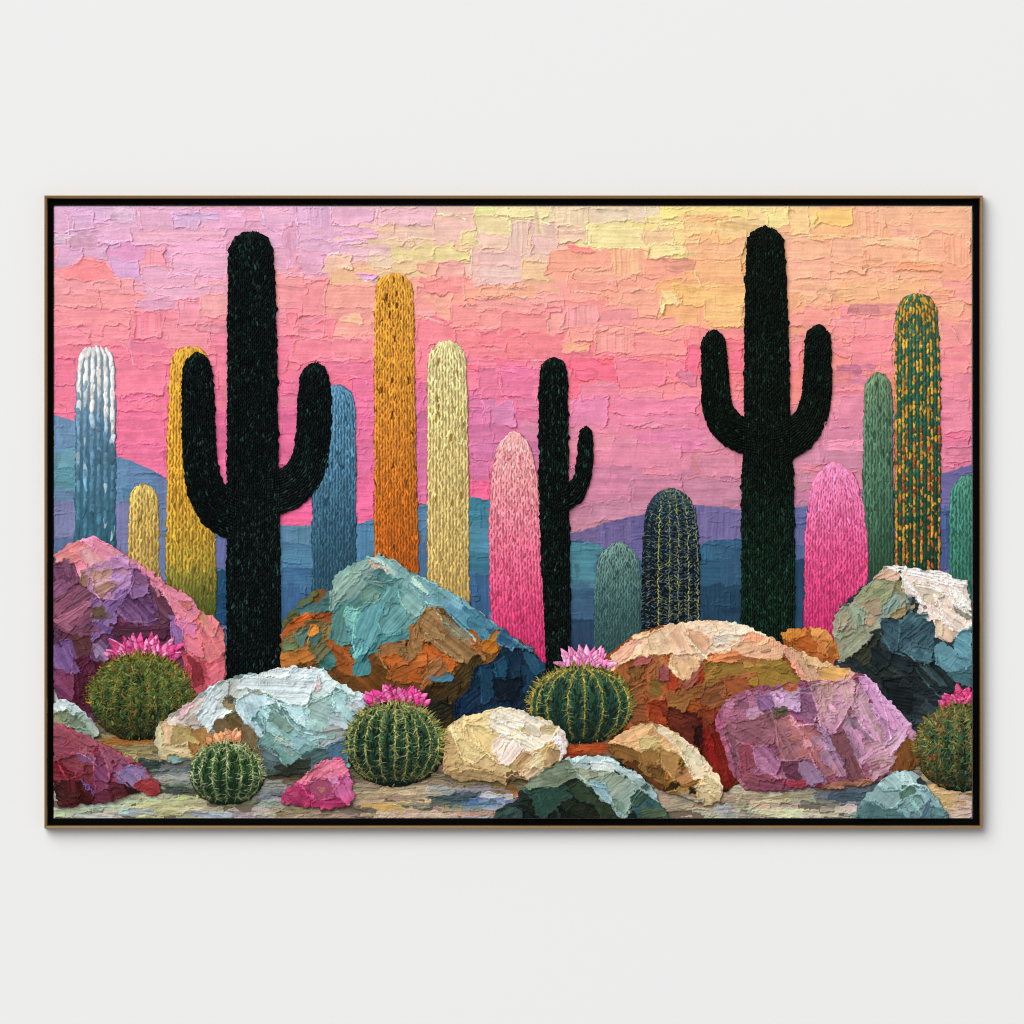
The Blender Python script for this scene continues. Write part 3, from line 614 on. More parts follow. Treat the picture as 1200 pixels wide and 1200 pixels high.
stem([(602, 505, 12), (602, 525, 21), (603, 560, 27.6), (603.5, 620, 31), (606, 700, 32), (608, 745, 32), (610, 800, 31)], 2.3, (178,52,88), c_pink, cap=1.15, rib=5.2, dabL=9, dabW=3.7, tilt=15, th=1.3).build(
    'column_cactus', M_OIL, painting, 'plump pink column cactus with pale salmon tip, left of the thin saguaro')
def c_pink2(t, w, x, y):
    c = ramp([(541, (252,150,196)), (600, (244,122,172)), (650, (236,90,144)), (700, (226,70,128)), (745, (206,52,110))])(y)
    if rng.random() < .04: c = c * np.array((.87, .68, .76))
    
    return c
stem([(977, 541, 14), (978, 560, 25), (979, 590, 33), (979.5, 630, 37), (980, 700, 38), (980, 775, 38)], 2.3, (178,44,102), c_pink2, cap=1.0, rib=4.9, dabL=8.5, dabW=3.4, tilt=14, th=1.25).build(
    'column_cactus', M_OIL, painting, 'stout magenta pink column cactus right of the three armed saguaro')
stem([(725, 634, 14), (725, 652, 24), (724.5, 690, 28.5), (724, 775, 29)], 2.2, (44,74,76),
     plain([(0, (122,156,146)), (.3, (92,128,122)), (.6, (68,104,102)), (1, (46,76,76))], side=.05, dark=(40,70,72), pd=0.081, pl=0), cap=1.05, rib=4.6, dabL=7.5, dabW=2.4, tilt=24, th=1.0).build(
    'column_cactus', M_OIL, painting, 'short grey green column cactus')
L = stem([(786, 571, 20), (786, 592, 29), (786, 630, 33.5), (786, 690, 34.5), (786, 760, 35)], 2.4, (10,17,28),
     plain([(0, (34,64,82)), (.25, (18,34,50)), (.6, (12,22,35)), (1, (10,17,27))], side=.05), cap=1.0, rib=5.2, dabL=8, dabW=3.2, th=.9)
t, x, y, rr, tx, ty = L.axis
for w0, bright in [(-.86, .35), (-.42, 1.0), (-.05, .45), (.26, .5), (.6, .8), (.92, .5), (-.66, .3), (.44, .25), (.1, .2), (-.22, .2), (.78, .3)]:
    tt = 4.0
    while tt < t[-1]:
        px, py, pr = np.interp(tt, t, x), np.interp(tt, t, y), np.interp(tt, t, rr)
        gx = px + w0 * pr
        if bright > .4:
            c = (192, 188, 84) if bright > .9 or rng.random() < .4 else (150, 164, 140)
            L.dab(gx + rng.normal(0, .5), py, 4.6, 1.5, 90 + rng.normal(0, 18), np.array(c) * rng.uniform(.7, 1.15) * (.75 + .25 * bright), th=.9, ext=False, tip=.3)
        for sgn in (-1, 1):
            for _ in range(2):
                if rng.random() < .35: continue
                a = rng.normal(28, 18)
                ln = rng.uniform(3.5, 7.0)
                c = np.array(((120, 144, 140), (172, 176, 110), (84, 116, 134))[int(rng.integers(3))]) * rng.uniform(.45, 1.0)
                L.dab(gx + sgn * ln * .45, py + ln * .5 * math.sin(math.radians(a)) * (1 if rng.random() < .7 else -1), ln, 1.05, sgn * a, c, th=.7, ext=True, tip=.8)
        tt += rng.uniform(3.4, 5.2)
L.build('column_cactus', M_DARK, painting, 'dark navy column cactus lined with yellow spines')

# --- the three near-black saguaros
def c_sag(green, hi, ph):
    def g(t, w, x, y):
        u = rng.random()
        n = N_BIG[int(y * 1.2) & 511, int(x * 1.2) & 511]
        if u < ph * (1 + 1.3 * max(0, n)): return np.array(hi) * rng.uniform(.4, .95)
        return np.array(green) * rng.uniform(.45, 1.5) * (1.0 if y < 560 or green[1] < 17 else 1.0 + min(1.3, (y - 540) / 90))
    return g
sag_kw = dict(rib=4.4, dabL=6.6, dabW=3.2, tilt=15, lat=.24, th=2.1, jit=.3, fine=.84, dome=2.0)
def saguaro(trunk, arms, colf, label, armlabels, level, cap=.9):
    made = []
    for a, lb in zip(arms, armlabels):
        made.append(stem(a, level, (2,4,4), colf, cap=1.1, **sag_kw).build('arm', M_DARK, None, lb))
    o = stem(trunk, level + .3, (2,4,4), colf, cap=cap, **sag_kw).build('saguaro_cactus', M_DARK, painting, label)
    for m_ in made: m_.parent = o
    return o
saguaro([(294.5, 270, 22), (294, 296, 27), (295, 340, 28.6), (295.5, 420, 29.6), (296.5, 560, 31), (297, 640, 32), (297.5, 820, 32.5)],
        [[(231, 413, 14), (231.5, 435, 18.4), (232.5, 490, 20), (234, 530, 20.5), (237, 560, 21), (246, 585, 24), (262, 601, 28), (280, 607, 29)],
         [(369, 424, 14), (368.5, 448, 19), (368, 490, 20.6), (366, 525, 21.5), (359, 552, 22.5), (344, 570, 25), (326, 577, 27.5), (308, 580, 28)]],
        c_sag((6,14,14), (36,66,60), .085), 'largest near black saguaro, left, with two raised arms', ['left arm', 'right arm'], 3.0)
saguaro([(648.5, 418, 13), (648.5, 438, 17), (648.5, 480, 17.8), (649, 560, 18), (651, 660, 17.5), (653.5, 740, 15.5), (655, 800, 14)],
        [[(686, 499, 7), (686.5, 512, 9.4), (686, 540, 10), (683, 560, 10.5), (675, 577, 13), (662, 586, 15), (652, 590, 15)]],
        c_sag((6,15,13), (36,72,58), .085), 'thin near black saguaro with a single arm on its right', ['single arm'], 2.8)
saguaro([(897, 265, 18), (897, 290, 22.8), (897.5, 340, 25), (898.5, 420, 27), (899, 500, 28), (899.5, 560, 31), (900, 640, 31.8), (900, 775, 32)],
        [[(836, 386, 12), (836.5, 405, 15.4), (838, 445, 17), (840, 476, 18), (848, 497, 19.5), (863, 508, 21), (880, 513, 22), (896, 515, 22)],
         [(959, 380, 12), (958.5, 400, 16), (958, 440, 17.6), (956.5, 470, 18.5), (950, 492, 20), (937, 508, 22.5), (920, 518, 24), (902, 522, 24)]],
        c_sag((7,17,12), (32,60,42), .085), 'near black saguaro at right holding up two even arms', ['left arm', 'right arm'], 3.0)
# ------------------------------------------------------------------ ground
gr = Layer(GX0, 800, GX1, GY1 + 1, 1.6)
gr.mask([(61, 822), (300, 815), (640, 820), (860, 850), (1000, 880), (1141, 900), (1141, 961), (61, 961)], (112,100,84), e=0)
GND = idw([(75, 952, (176,176,148)), (120, 952, (165,172,160)), (160, 952, (186,186,140)), (205, 946, (176,172,118)), (240, 950, (165,164,145)), (290, 952, (168,164,156)), (330, 952, (160,150,132)), (150, 880, (150,118,66)), (150, 890, (160,152,104)), (175, 898, (66,78,72)), (205, 915, (126,134,132)), (200, 930, (150,152,130)),
    (320, 915, (128,122,108)), (320, 930, (120,130,136)), (330, 905, (76,64,46)), (425, 935, (172,152,124)), (440, 950, (178,152,132)), (470, 930, (176,160,126)), (490, 942, (180,162,124)), (520, 935, (74,96,98)), (520, 953, (192,158,136)), (560, 930, (150,130,172)), (560, 945, (128,148,184)), (585, 937, (150,160,186)), (600, 953, (170,150,130)), (590, 926, (120,90,50)), (640, 935, (70,70,60)),
    (790, 950, (185,165,140)), (810, 942, (170,150,130)), (830, 955, (180,172,160)), (870, 935, (185,168,140)), (900, 945, (172,160,138)), (930, 953, (178,168,146)), (960, 935, (140,135,125)), (985, 930, (84,98,114)), (985, 950, (186,178,160)), (1010, 925, (90,106,118)), (1100, 935, (200,168,118)), (1125, 935, (190,158,110)), (1125, 950, (206,176,164)),
    (680, 878, (164,66,26)), (700, 900, (120,70,30)), (400, 900, (70,60,40)), (560, 920, (110,92,60))])
for ang_, n, Lr, Wr, op in ((0, 260, (26, 70), (5, 11), .95), (-3, 320, (14, 40), (3, 7), .9), (3, 200, (9, 24), (2.5, 5), .9)):
    for _ in range(n):
        x, y = rng.uniform(62, 1140), rng.uniform(862, 960)
        c = (GND(x, y, .7) * 1.05 + 4 + rng.normal(0, 8)) * (1 + rng.normal(0, .03, 3))
        gr.knife(x, y, rng.uniform(*Lr), rng.uniform(*Wr), ang_ + rng.normal(0, 5), np.clip(c, 5, 250), th=.5, st=.5, rd=.65, e=1.0, cv=.05, op=op, dry=.25)
for (x0, x1, y0, y1, c) in [(113, 182, 863, 873, (158,98,46)), (120, 176, 874, 882, (150,140,100)), (150, 180, 882, 889, (168,158,112)), (163, 192, 889, 904, (44,62,60)), (186, 224, 908, 914, (176,184,178)), (186, 222, 918, 930, (52,62,58)), (190, 226, 900, 908, (120,130,134)),
    (110, 132, 946, 958, (178,186,176)), (132, 168, 948, 957, (160,172,190)), (172, 214, 944, 956, (186,186,136)), (215, 262, 946, 954, (176,168,150)), (64, 106, 948, 958, (166,176,150)), (232, 270, 953, 959, (180,196,206)),
    (310, 336, 902, 912, (70,58,36)), (300, 334, 916, 922, (150,150,140)), (300, 330, 932, 938, (110,124,136)), (330, 420, 952, 958, (172,146,124)), (318, 360, 946, 952, (126,122,84)), (424, 456, 941, 949, (214,172,96)), (440, 520, 952, 959, (196,166,150)), (462, 472, 930, 940, (140,110,56)), (474, 506, 934, 943, (206,186,148)), (420, 500, 926, 934, (186,164,128)),
    (498, 512, 922, 930, (206,210,204)), (507, 545, 930, 946, (62,88,92)), (520, 540, 926, 936, (86,112,116)), (536, 560, 925, 938, (154,130,178)), (560, 577, 930, 937, (206,216,228)), (543, 562, 937, 944, (74,110,160)), (562, 606, 936, 943, (136,152,188)), (556, 600, 943, 949, (160,170,196)), (590, 606, 929, 934, (212,132,88)), (556, 574, 922, 929, (140,136,150)), (575, 610, 922, 929, (130,90,44)), (510, 590, 950, 958, (200,164,142)), (520, 560, 945, 951, (140,148,100)), (555, 580, 948, 956, (120,116,80)),
    (664, 712, 871, 884, (170,70,26)), (672, 690, 873, 880, (206,92,40)), (786, 842, 940, 950, (186,166,142)), (800, 836, 930, 938, (160,132,104)), (838, 860, 946, 957, (184,184,188)), (848, 870, 930, 946, (206,184,160)), (866, 912, 934, 943, (176,158,128)), (884, 914, 941, 957, (196,188,160)), (900, 960, 948, 958, (204,196,176)), (938, 975, 938, 944, (120,120,112)), (958, 990, 926, 936, (92,104,116)), (970, 1018, 928, 938, (66,82,100)), (985, 1010, 945, 952, (206,192,182)),
    (1094, 1122, 931, 943, (206,172,116)), (1120, 1140, 934, 946, (204,176,170)), (1116, 1140, 944, 955, (214,186,168)), (1108, 1130, 952, 959, (190,164,140)), (1094, 1116, 942, 952, (176,140,92))]:
    gr.patch([(x0, y0 + 1), ((x0 + x1) / 2, y0 - 1), (x1, y0), (x1 + 2, y1), (x0 - 1, y1)], c, rng.normal(0, 4), col2=np.clip(np.array(c) * (1 + rng.normal(0, .10)) * (1 + rng.normal(0, .04, 3)), 5, 250), mix=.7, op=.85, dry=.4, th=.7, st=.55, rd=.8, e=1.2, cv=.05)
gr.smear(1500, (14, 44), (1.8, 5), lambda x, y: rng.normal(0, 6), drag=14, jit=.08, hue=5, op=.9, st=.9)
gr.build('painted_ground', M_OIL, painting, gain=1.3, label='sandy ground in streaked beige, blue and lilac strokes')

# ------------------------------------------------------------------ rocks
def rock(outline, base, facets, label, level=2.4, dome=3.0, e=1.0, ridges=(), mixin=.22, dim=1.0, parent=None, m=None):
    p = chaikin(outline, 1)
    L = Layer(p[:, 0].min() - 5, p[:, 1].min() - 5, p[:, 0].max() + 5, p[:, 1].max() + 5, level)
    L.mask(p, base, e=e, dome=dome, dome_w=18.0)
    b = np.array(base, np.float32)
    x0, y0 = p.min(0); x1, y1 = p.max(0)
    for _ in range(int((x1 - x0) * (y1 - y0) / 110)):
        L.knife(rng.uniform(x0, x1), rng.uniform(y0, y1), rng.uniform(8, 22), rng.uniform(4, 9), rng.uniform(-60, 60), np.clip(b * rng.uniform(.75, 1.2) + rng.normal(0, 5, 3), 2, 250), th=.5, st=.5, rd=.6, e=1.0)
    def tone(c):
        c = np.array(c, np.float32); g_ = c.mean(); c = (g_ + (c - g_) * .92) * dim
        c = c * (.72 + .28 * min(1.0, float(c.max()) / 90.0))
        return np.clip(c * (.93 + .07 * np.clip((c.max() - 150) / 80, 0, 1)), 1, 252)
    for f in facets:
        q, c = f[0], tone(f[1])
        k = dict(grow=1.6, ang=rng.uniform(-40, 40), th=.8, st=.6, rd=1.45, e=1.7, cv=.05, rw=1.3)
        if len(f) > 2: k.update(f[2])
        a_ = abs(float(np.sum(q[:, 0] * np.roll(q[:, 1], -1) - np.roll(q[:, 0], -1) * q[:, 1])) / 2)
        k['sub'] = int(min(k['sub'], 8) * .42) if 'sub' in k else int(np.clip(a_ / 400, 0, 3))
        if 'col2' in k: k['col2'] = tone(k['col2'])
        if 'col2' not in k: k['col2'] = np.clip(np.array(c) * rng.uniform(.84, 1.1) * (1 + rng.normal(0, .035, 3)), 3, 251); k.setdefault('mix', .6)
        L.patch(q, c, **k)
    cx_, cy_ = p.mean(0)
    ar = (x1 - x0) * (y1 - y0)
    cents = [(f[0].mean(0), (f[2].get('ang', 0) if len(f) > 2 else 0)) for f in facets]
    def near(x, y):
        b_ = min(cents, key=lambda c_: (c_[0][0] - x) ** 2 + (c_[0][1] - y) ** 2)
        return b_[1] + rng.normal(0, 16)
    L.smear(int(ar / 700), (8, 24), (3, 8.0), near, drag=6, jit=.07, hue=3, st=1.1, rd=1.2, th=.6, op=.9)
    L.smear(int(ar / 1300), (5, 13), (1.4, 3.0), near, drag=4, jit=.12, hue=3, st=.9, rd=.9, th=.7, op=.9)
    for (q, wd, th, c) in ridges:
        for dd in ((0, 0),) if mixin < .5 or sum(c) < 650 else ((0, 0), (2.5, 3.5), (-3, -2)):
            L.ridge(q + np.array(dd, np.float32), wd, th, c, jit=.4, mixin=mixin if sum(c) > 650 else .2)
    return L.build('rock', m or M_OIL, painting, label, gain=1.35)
def A(ang, col2=None, **k):
    k['ang'] = ang
    if col2 is not None: k['col2'] = col2
    return k

z = Z(970, 650, 7.06)
rock([(976, 742), (977, 718), (1004, 692), (1022, 676), (1035, 664), (1055, 663), (1080, 666), (1105, 670), (1141, 684), (1141, 870), (1070, 880), (1030, 830), (985, 790)], (38,54,58), [
    (z((60,500),(210,370),(380,190),(470,110),(580,200),(640,350),(640,430),(600,510),(460,540),(430,620),(280,680),(180,800),(140,780),(100,880),(30,880),(50,640)), (172,170,140), A(-50, (152,166,146), sub=16)),
    (z((380,195),(520,105),(590,190),(560,220),(470,210)), (216,176,146), A(-25)), (z((210,380),(400,210),(560,230),(520,330),(430,430),(300,430)), (166,166,130), A(-35)),
    (z((290,400),(420,370),(440,470),(380,500)), (184,166,132), A(20)), (z((310,520),(380,520),(360,590),(300,580)), (204,174,138), A(60)), (z((450,460),(560,350),(580,420),(500,500)), (150,176,166), A(-45)), (z((210,440),(300,470),(290,560),(230,600)), (150,170,145), A(60)), (z((70,520),(170,460),(180,600),(80,620)), (176,170,136), A(30)), (z((150,660),(280,600),(290,680),(190,790)), (168,160,128), A(-40)),
    (z((560,440),(700,430),(600,520),(500,530)), (178,152,106), A(-20)), (z((540,230),(600,230),(640,360),(590,340)), (150,146,100), A(70)),
    (z((480,92),(560,88),(780,130),(960,150),(1195,245),(1195,590),(1090,640),(1050,680),(1020,730),(920,690),(880,660),(870,560),(780,480),(760,400),(720,330),(620,270),(600,140)), (238,224,214), A(32, (226,196,182), st=1.1, sub=14, mix=.55)),
    (z((700,230),(860,250),(930,330),(880,400),(770,370)), (232,206,188), A(15)), (z((890,560),(960,600),(1050,640),(1010,725),(880,650)), (222,192,170), A(60)), (z((900,380),(980,420),(1090,520),(1190,560),(1190,600),(1090,640),(960,560)), (236,214,204), A(35, st=1.0)),
    (z((1030,330),(1080,440),(1195,480),(1195,520),(1100,470),(1040,400)), (150,150,130), A(40)), (z((1060,300),(1195,420),(1195,470),(1090,420)), (244,232,226), A(45, st=1.0)),
    (z((450,550),(600,540),(600,660),(570,790),(510,800),(420,700)), (54,84,98), A(38, (72,108,118), st=.9, sub=3)),
    (z((610,540),(680,480),(830,540),(885,600),(870,780),(880,880),(810,960),(690,840),(600,790),(590,690)), (54,88,102), A(-42, (84,124,132), st=.9, sub=5)),
    (z((600,780),(680,840),(810,960),(880,870),(870,790),(720,760)), (60,98,112), A(15, (86,128,136))),
    (z((140,850),(280,700),(430,640),(420,720),(520,810),(700,880),(800,960),(960,1190),(760,1340),(500,1300),(320,990)), (38,50,48), A(30, (54,68,62), sub=10)),
    (z((40,650),(280,670),(430,620),(430,665),(310,730),(210,820),(120,900),(20,890)), (164,164,132), A(-45, (146,160,140), sub=5)), (z((250,860),(310,760),(400,700),(370,800),(300,900)), (62,66,46), A(-50)), (z((380,780),(520,800),(520,900),(400,960)), (32,46,50), A(40)), (z((540,830),(700,880),(720,980),(560,960)), (34,50,54), A(20)),
    (z((450,1040),(720,1000),(900,1190),(900,1350),(560,1300)), (20,31,34), A(10, (34,48,50), sub=8)), (z((820,930),(900,900),(1060,1080),(1000,1150),(900,1080)), (34,52,54), A(50, (80,104,108), st=1.0)),
    (z((720,1150),(960,1100),(1100,1160),(1190,1200),(1190,1500),(700,1400)), (34,48,54), A(10, (60,78,84))),
    (z((1020,740),(1060,660),(1195,600),(1195,820),(1140,880),(1050,800)), (100,160,175), A(30, (120,176,188))), (z((890,760),(960,740),(1070,860),(1195,900),(1195,960),(1000,980),(900,900)), (112,166,180), A(30, (84,136,152))), (z((1000,980),(1195,940),(1195,1090),(1100,1080)), (70,114,126), A(20)),
    ], 'white, sage and dark teal rock at the right edge', 2.6, mixin=.55,
    ridges=[(z((610,170),(680,260),(750,330),(770,400)), 3, 1.6, (250,240,230)), (z((640,130),(800,170),(950,220),(1100,240)), 3, 1.6, (250,242,236)), (z((900,350),(930,430),(950,530),(1010,600)), 3, 1.5, (248,228,218)), (z((1030,300),(1070,420),(1180,480)), 2.6, 1.5, (246,236,230)), (z((720,230),(860,260),(1010,330),(1050,420)), 2.6, 1.4, (248,236,228)), (z((1000,250),(1120,330),(1190,420)), 2.6, 1.4, (250,240,234)), (z((760,330),(840,400),(860,480)), 2.4, 1.2, (240,206,190)),
            (z((730,940),(810,1060),(900,1150),(950,1190)), 2.6, 1.4, (84,128,138)), (z((600,790),(690,840),(810,960)), 2.2, 1.2, (112,158,164)), (z((600,540),(590,690),(570,790)), 2.2, 1.2, (84,128,138)), (z((520,1010),(700,1000),(800,1060)), 2, 1.1, (56,70,72)), (z((480,95),(620,110),(790,140),(960,160),(1190,245)), 3, 1.6, (252,246,240)), (z((430,640),(530,800),(640,840)), 2, 1.2, (90,128,136))])
z = Z(850, 720, 5.217)
rock([(911, 744), (925, 735), (945, 738), (950, 733), (965, 736), (978, 748), (982, 762), (980, 790), (950, 790), (925, 764)], (196,112,44), [
    (z((420,200),(660,200),(690,360),(520,360)), (190,108,48), A(30)),
    (z((320,120),(440,80),(520,150),(400,160)), (222,140,52), A(20)), (z((520,80),(640,90),(665,170),(600,235),(540,190)), (226,152,78), A(-50)), (z((400,160),(520,150),(600,240),(500,215)), (186,96,34), A(25)), (z((545,150),(650,150),(620,240),(560,230)), (214,128,62), A(70))],
    'small orange rock wedged beside the white one', 2.7, dome=2)
za = Z(705, 720, 7.5); zb = z
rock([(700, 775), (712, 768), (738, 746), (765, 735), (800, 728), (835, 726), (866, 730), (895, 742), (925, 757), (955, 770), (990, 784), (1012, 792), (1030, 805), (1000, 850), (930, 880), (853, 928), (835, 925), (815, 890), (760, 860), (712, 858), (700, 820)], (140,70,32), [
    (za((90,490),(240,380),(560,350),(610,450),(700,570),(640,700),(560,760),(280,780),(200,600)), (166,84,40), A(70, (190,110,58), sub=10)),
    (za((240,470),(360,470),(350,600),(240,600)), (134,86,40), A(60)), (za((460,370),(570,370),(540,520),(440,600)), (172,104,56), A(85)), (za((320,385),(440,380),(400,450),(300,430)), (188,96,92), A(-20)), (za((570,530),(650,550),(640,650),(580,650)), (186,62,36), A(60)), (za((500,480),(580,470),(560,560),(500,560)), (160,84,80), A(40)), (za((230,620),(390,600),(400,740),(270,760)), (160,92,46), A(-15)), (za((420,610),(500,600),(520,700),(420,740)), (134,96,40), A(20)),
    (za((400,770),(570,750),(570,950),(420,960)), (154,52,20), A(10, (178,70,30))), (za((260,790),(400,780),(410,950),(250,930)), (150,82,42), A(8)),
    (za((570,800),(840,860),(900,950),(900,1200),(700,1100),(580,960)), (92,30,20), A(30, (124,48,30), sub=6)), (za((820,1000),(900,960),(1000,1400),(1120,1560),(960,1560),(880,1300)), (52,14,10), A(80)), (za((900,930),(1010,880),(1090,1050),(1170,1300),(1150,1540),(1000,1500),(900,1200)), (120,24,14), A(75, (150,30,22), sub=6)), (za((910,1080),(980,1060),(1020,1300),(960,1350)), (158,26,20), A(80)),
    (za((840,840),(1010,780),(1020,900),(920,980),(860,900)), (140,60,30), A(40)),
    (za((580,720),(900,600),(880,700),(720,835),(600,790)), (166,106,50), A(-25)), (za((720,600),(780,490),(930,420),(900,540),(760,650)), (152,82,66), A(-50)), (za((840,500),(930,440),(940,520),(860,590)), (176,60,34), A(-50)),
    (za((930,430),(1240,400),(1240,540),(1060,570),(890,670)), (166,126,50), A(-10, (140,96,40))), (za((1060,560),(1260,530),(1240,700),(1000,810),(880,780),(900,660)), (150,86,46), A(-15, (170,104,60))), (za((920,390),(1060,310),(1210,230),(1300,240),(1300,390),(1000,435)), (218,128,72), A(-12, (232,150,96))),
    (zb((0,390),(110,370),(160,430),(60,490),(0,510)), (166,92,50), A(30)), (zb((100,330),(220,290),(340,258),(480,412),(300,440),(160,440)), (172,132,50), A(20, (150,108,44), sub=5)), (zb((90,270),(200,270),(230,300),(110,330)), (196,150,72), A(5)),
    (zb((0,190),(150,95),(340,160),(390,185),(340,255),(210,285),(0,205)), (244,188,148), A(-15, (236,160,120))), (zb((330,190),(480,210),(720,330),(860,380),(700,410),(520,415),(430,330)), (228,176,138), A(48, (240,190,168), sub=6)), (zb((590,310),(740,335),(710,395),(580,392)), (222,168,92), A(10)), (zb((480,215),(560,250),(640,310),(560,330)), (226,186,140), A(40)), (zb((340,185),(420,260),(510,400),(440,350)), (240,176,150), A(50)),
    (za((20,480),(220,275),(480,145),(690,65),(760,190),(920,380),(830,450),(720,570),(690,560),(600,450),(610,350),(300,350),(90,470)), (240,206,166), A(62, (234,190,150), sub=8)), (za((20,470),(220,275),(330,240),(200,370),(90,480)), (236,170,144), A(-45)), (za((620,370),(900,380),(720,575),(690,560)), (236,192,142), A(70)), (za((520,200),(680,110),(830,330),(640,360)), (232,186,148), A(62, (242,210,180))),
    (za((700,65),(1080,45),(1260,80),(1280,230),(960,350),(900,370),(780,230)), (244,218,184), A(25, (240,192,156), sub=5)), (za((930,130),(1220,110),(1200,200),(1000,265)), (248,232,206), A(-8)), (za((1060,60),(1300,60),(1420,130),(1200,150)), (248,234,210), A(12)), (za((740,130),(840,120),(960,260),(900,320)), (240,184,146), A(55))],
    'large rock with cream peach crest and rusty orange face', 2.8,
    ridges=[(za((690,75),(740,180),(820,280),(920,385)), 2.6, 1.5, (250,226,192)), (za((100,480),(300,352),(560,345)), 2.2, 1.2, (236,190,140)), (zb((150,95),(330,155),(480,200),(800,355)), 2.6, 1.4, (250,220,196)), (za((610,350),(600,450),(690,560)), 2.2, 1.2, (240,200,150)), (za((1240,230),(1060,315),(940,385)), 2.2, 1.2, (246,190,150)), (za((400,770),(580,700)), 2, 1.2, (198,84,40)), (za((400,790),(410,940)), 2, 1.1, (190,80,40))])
z = zb
rock([(835, 842), (846, 824), (862, 812), (890, 804), (930, 798), (975, 797), (1003, 790), (1012, 788), (1022, 795), (1045, 825), (1067, 848), (1076, 866), (1080, 902), (1046, 906), (1030, 918), (990, 924), (940, 924), (900, 930), (868, 924), (858, 905), (848, 880)], (150,88,112), [
    (z((1010,850),(1080,760),(1140,690),(1165,800),(1195,900),(1195,960),(1030,955)), (144,88,36), A(80, (110,70,28), sub=5)), (z((1020,860),(1070,840),(1090,950),(1030,950)), (150,82,40), A(80)),
    (z((0,540),(110,490),(270,470),(290,560),(160,620),(0,680)), (170,100,130), A(12, (186,120,146), sub=5)), (z((0,600),(150,600),(150,690),(10,700)), (178,108,134), A(8)), (z((130,590),(230,580),(240,620),(160,640)), (206,150,184), A(-10)),
    (z((0,690),(160,630),(300,600),(310,690),(290,800),(180,810),(20,740)), (162,96,116), A(30, (150,100,100), sub=5)), (z((60,800),(170,790),(185,920),(100,960)), (162,76,96), A(75)), (z((170,810),(260,810),(345,900),(320,1000),(200,960)), (170,102,140), A(50, (190,126,166))), (z((100,970),(330,1000),(340,1080),(140,1070)), (152,80,96), A(15)), (z((20,740),(70,790),(100,960),(50,900)), (150,90,110), A(70)),
    (z((440,460),(530,440),(575,640),(500,665),(450,600)), (160,104,140), A(60)), (z((270,480),(460,455),(440,570),(330,590)), (206,166,202), A(15, (190,150,190), st=.4)), (z((300,590),(360,570),(400,600),(330,625)), (110,96,76), A(0)), (z((180,500),(270,480),(300,560),(220,580)), (150,100,150), A(40)), (z((370,430),(430,430),(430,458),(370,452)), (206,112,74), A(0)),
    (z((510,420),(700,400),(800,400),(760,570),(690,680),(650,735),(580,690)), (216,156,186), A(72, (192,152,144), st=1.0, sub=7)), (z((560,430),(690,420),(640,560),(580,600)), (214,160,170), A(75, (190,150,130), st=1.0)),
    (z((300,640),(420,640),(520,850),(500,880),(360,880),(320,800)), (174,112,124), A(60, (194,108,92), st=1.1, sub=4)), (z((430,670),(560,680),(580,750),(670,960),(600,1000),(520,850)), (182,110,120), A(60, (206,122,104), st=1.2, sub=4)), (z((390,620),(440,640),(520,800),(480,800)), (222,150,160), A(62, st=1.0)),
    (z((540,770),(600,720),(720,860),(800,1000),(680,980),(600,900)), (176,130,168), A(58, (190,132,132), st=1.2, sub=4)), (z((580,700),(650,740),(700,840),(640,830)), (176,140,180), A(55, st=1.2)),
    (z((780,560),(820,410),(880,500),(960,680),(1000,860),(900,740),(800,620)), (192,152,160), A(64, (220,156,200), st=1.1, sub=6)),
    (z((650,740),(720,700),(800,860),(850,1000),(760,990)), (144,84,94), A(62, (120,70,80), st=1.0)), (z((720,620),(800,640),(880,760),(900,860),(830,900),(760,760)), (164,130,154), A(60, (140,104,120), st=1.0)), (z((740,690),(800,680),(870,800),(840,850)), (186,130,170), A(60)), (z((830,780),(920,780),(1020,880),(1010,965),(900,1005),(860,900)), (188,144,148), A(-20, (206,150,180), sub=4)),
    (z((810,380),(870,365),(940,440),(1135,670),(1090,760),(1000,865),(960,700),(880,500)), (220,158,208), A(58, (200,140,184), st=1.3, rd=1.1, sub=7)), (z((850,365),(940,440),(1135,670),(1080,650),(960,500)), (228,170,216), A(52, st=1.2)), (z((1000,860),(1090,760),(1030,720),(980,780)), (214,170,196), A(-55)),
    (z((350,1020),(560,1020),(640,1040),(420,1085)), (152,54,70), A(-8)), (z((350,915),(460,915),(450,1000),(370,995)), (112,56,82), A(20)), (z((450,910),(520,920),(590,1010),(520,1055),(470,980)), (172,134,168), A(55, (140,100,140), st=1.0)), (z((640,1030),(880,1010),(900,1055),(640,1065)), (176,110,90), A(0)), (z((200,1010),(350,1010),(350,1080),(220,1085)), (150,76,96), A(10))],
    'mauve and orchid pink rock with rusty streaks', 3.4,
    ridges=[(z((400,620),(440,680),(560,670),(610,700),(655,738)), 2.8, 1.8, (226,160,200)), (z((290,850),(330,890),(400,895),(510,880)), 2.6, 1.7, (206,150,186)), (z((270,560),(310,690),(320,800)), 2.2, 1.3, (204,140,170)), (z((60,800),(100,780),(180,810),(260,800)), 2.2, 1.3, (200,130,150)), (z((655,735),(700,670),(760,590),(800,620),(860,720),(960,800),(1000,860)), 2.6, 1.6, (226,164,206)), (z((510,420),(560,560),(580,680)), 2.4, 1.5, (228,166,198)), (z((520,420),(700,402),(810,385)), 2.4, 1.4, (226,160,186)), (z((510,840),(560,950),(610,1000)), 2.4, 1.5, (200,156,196)), (z((800,860),(850,980)), 2.2, 1.4, (206,160,190)), (z((870,370),(960,520),(990,640),(1010,760)), 2.4, 1.5, (232,180,220)), (z((170,800),(190,930),(320,1000)), 2.2, 1.4, (190,124,160)), (z((350,915),(340,1000)), 2, 1.2, (186,120,160))])

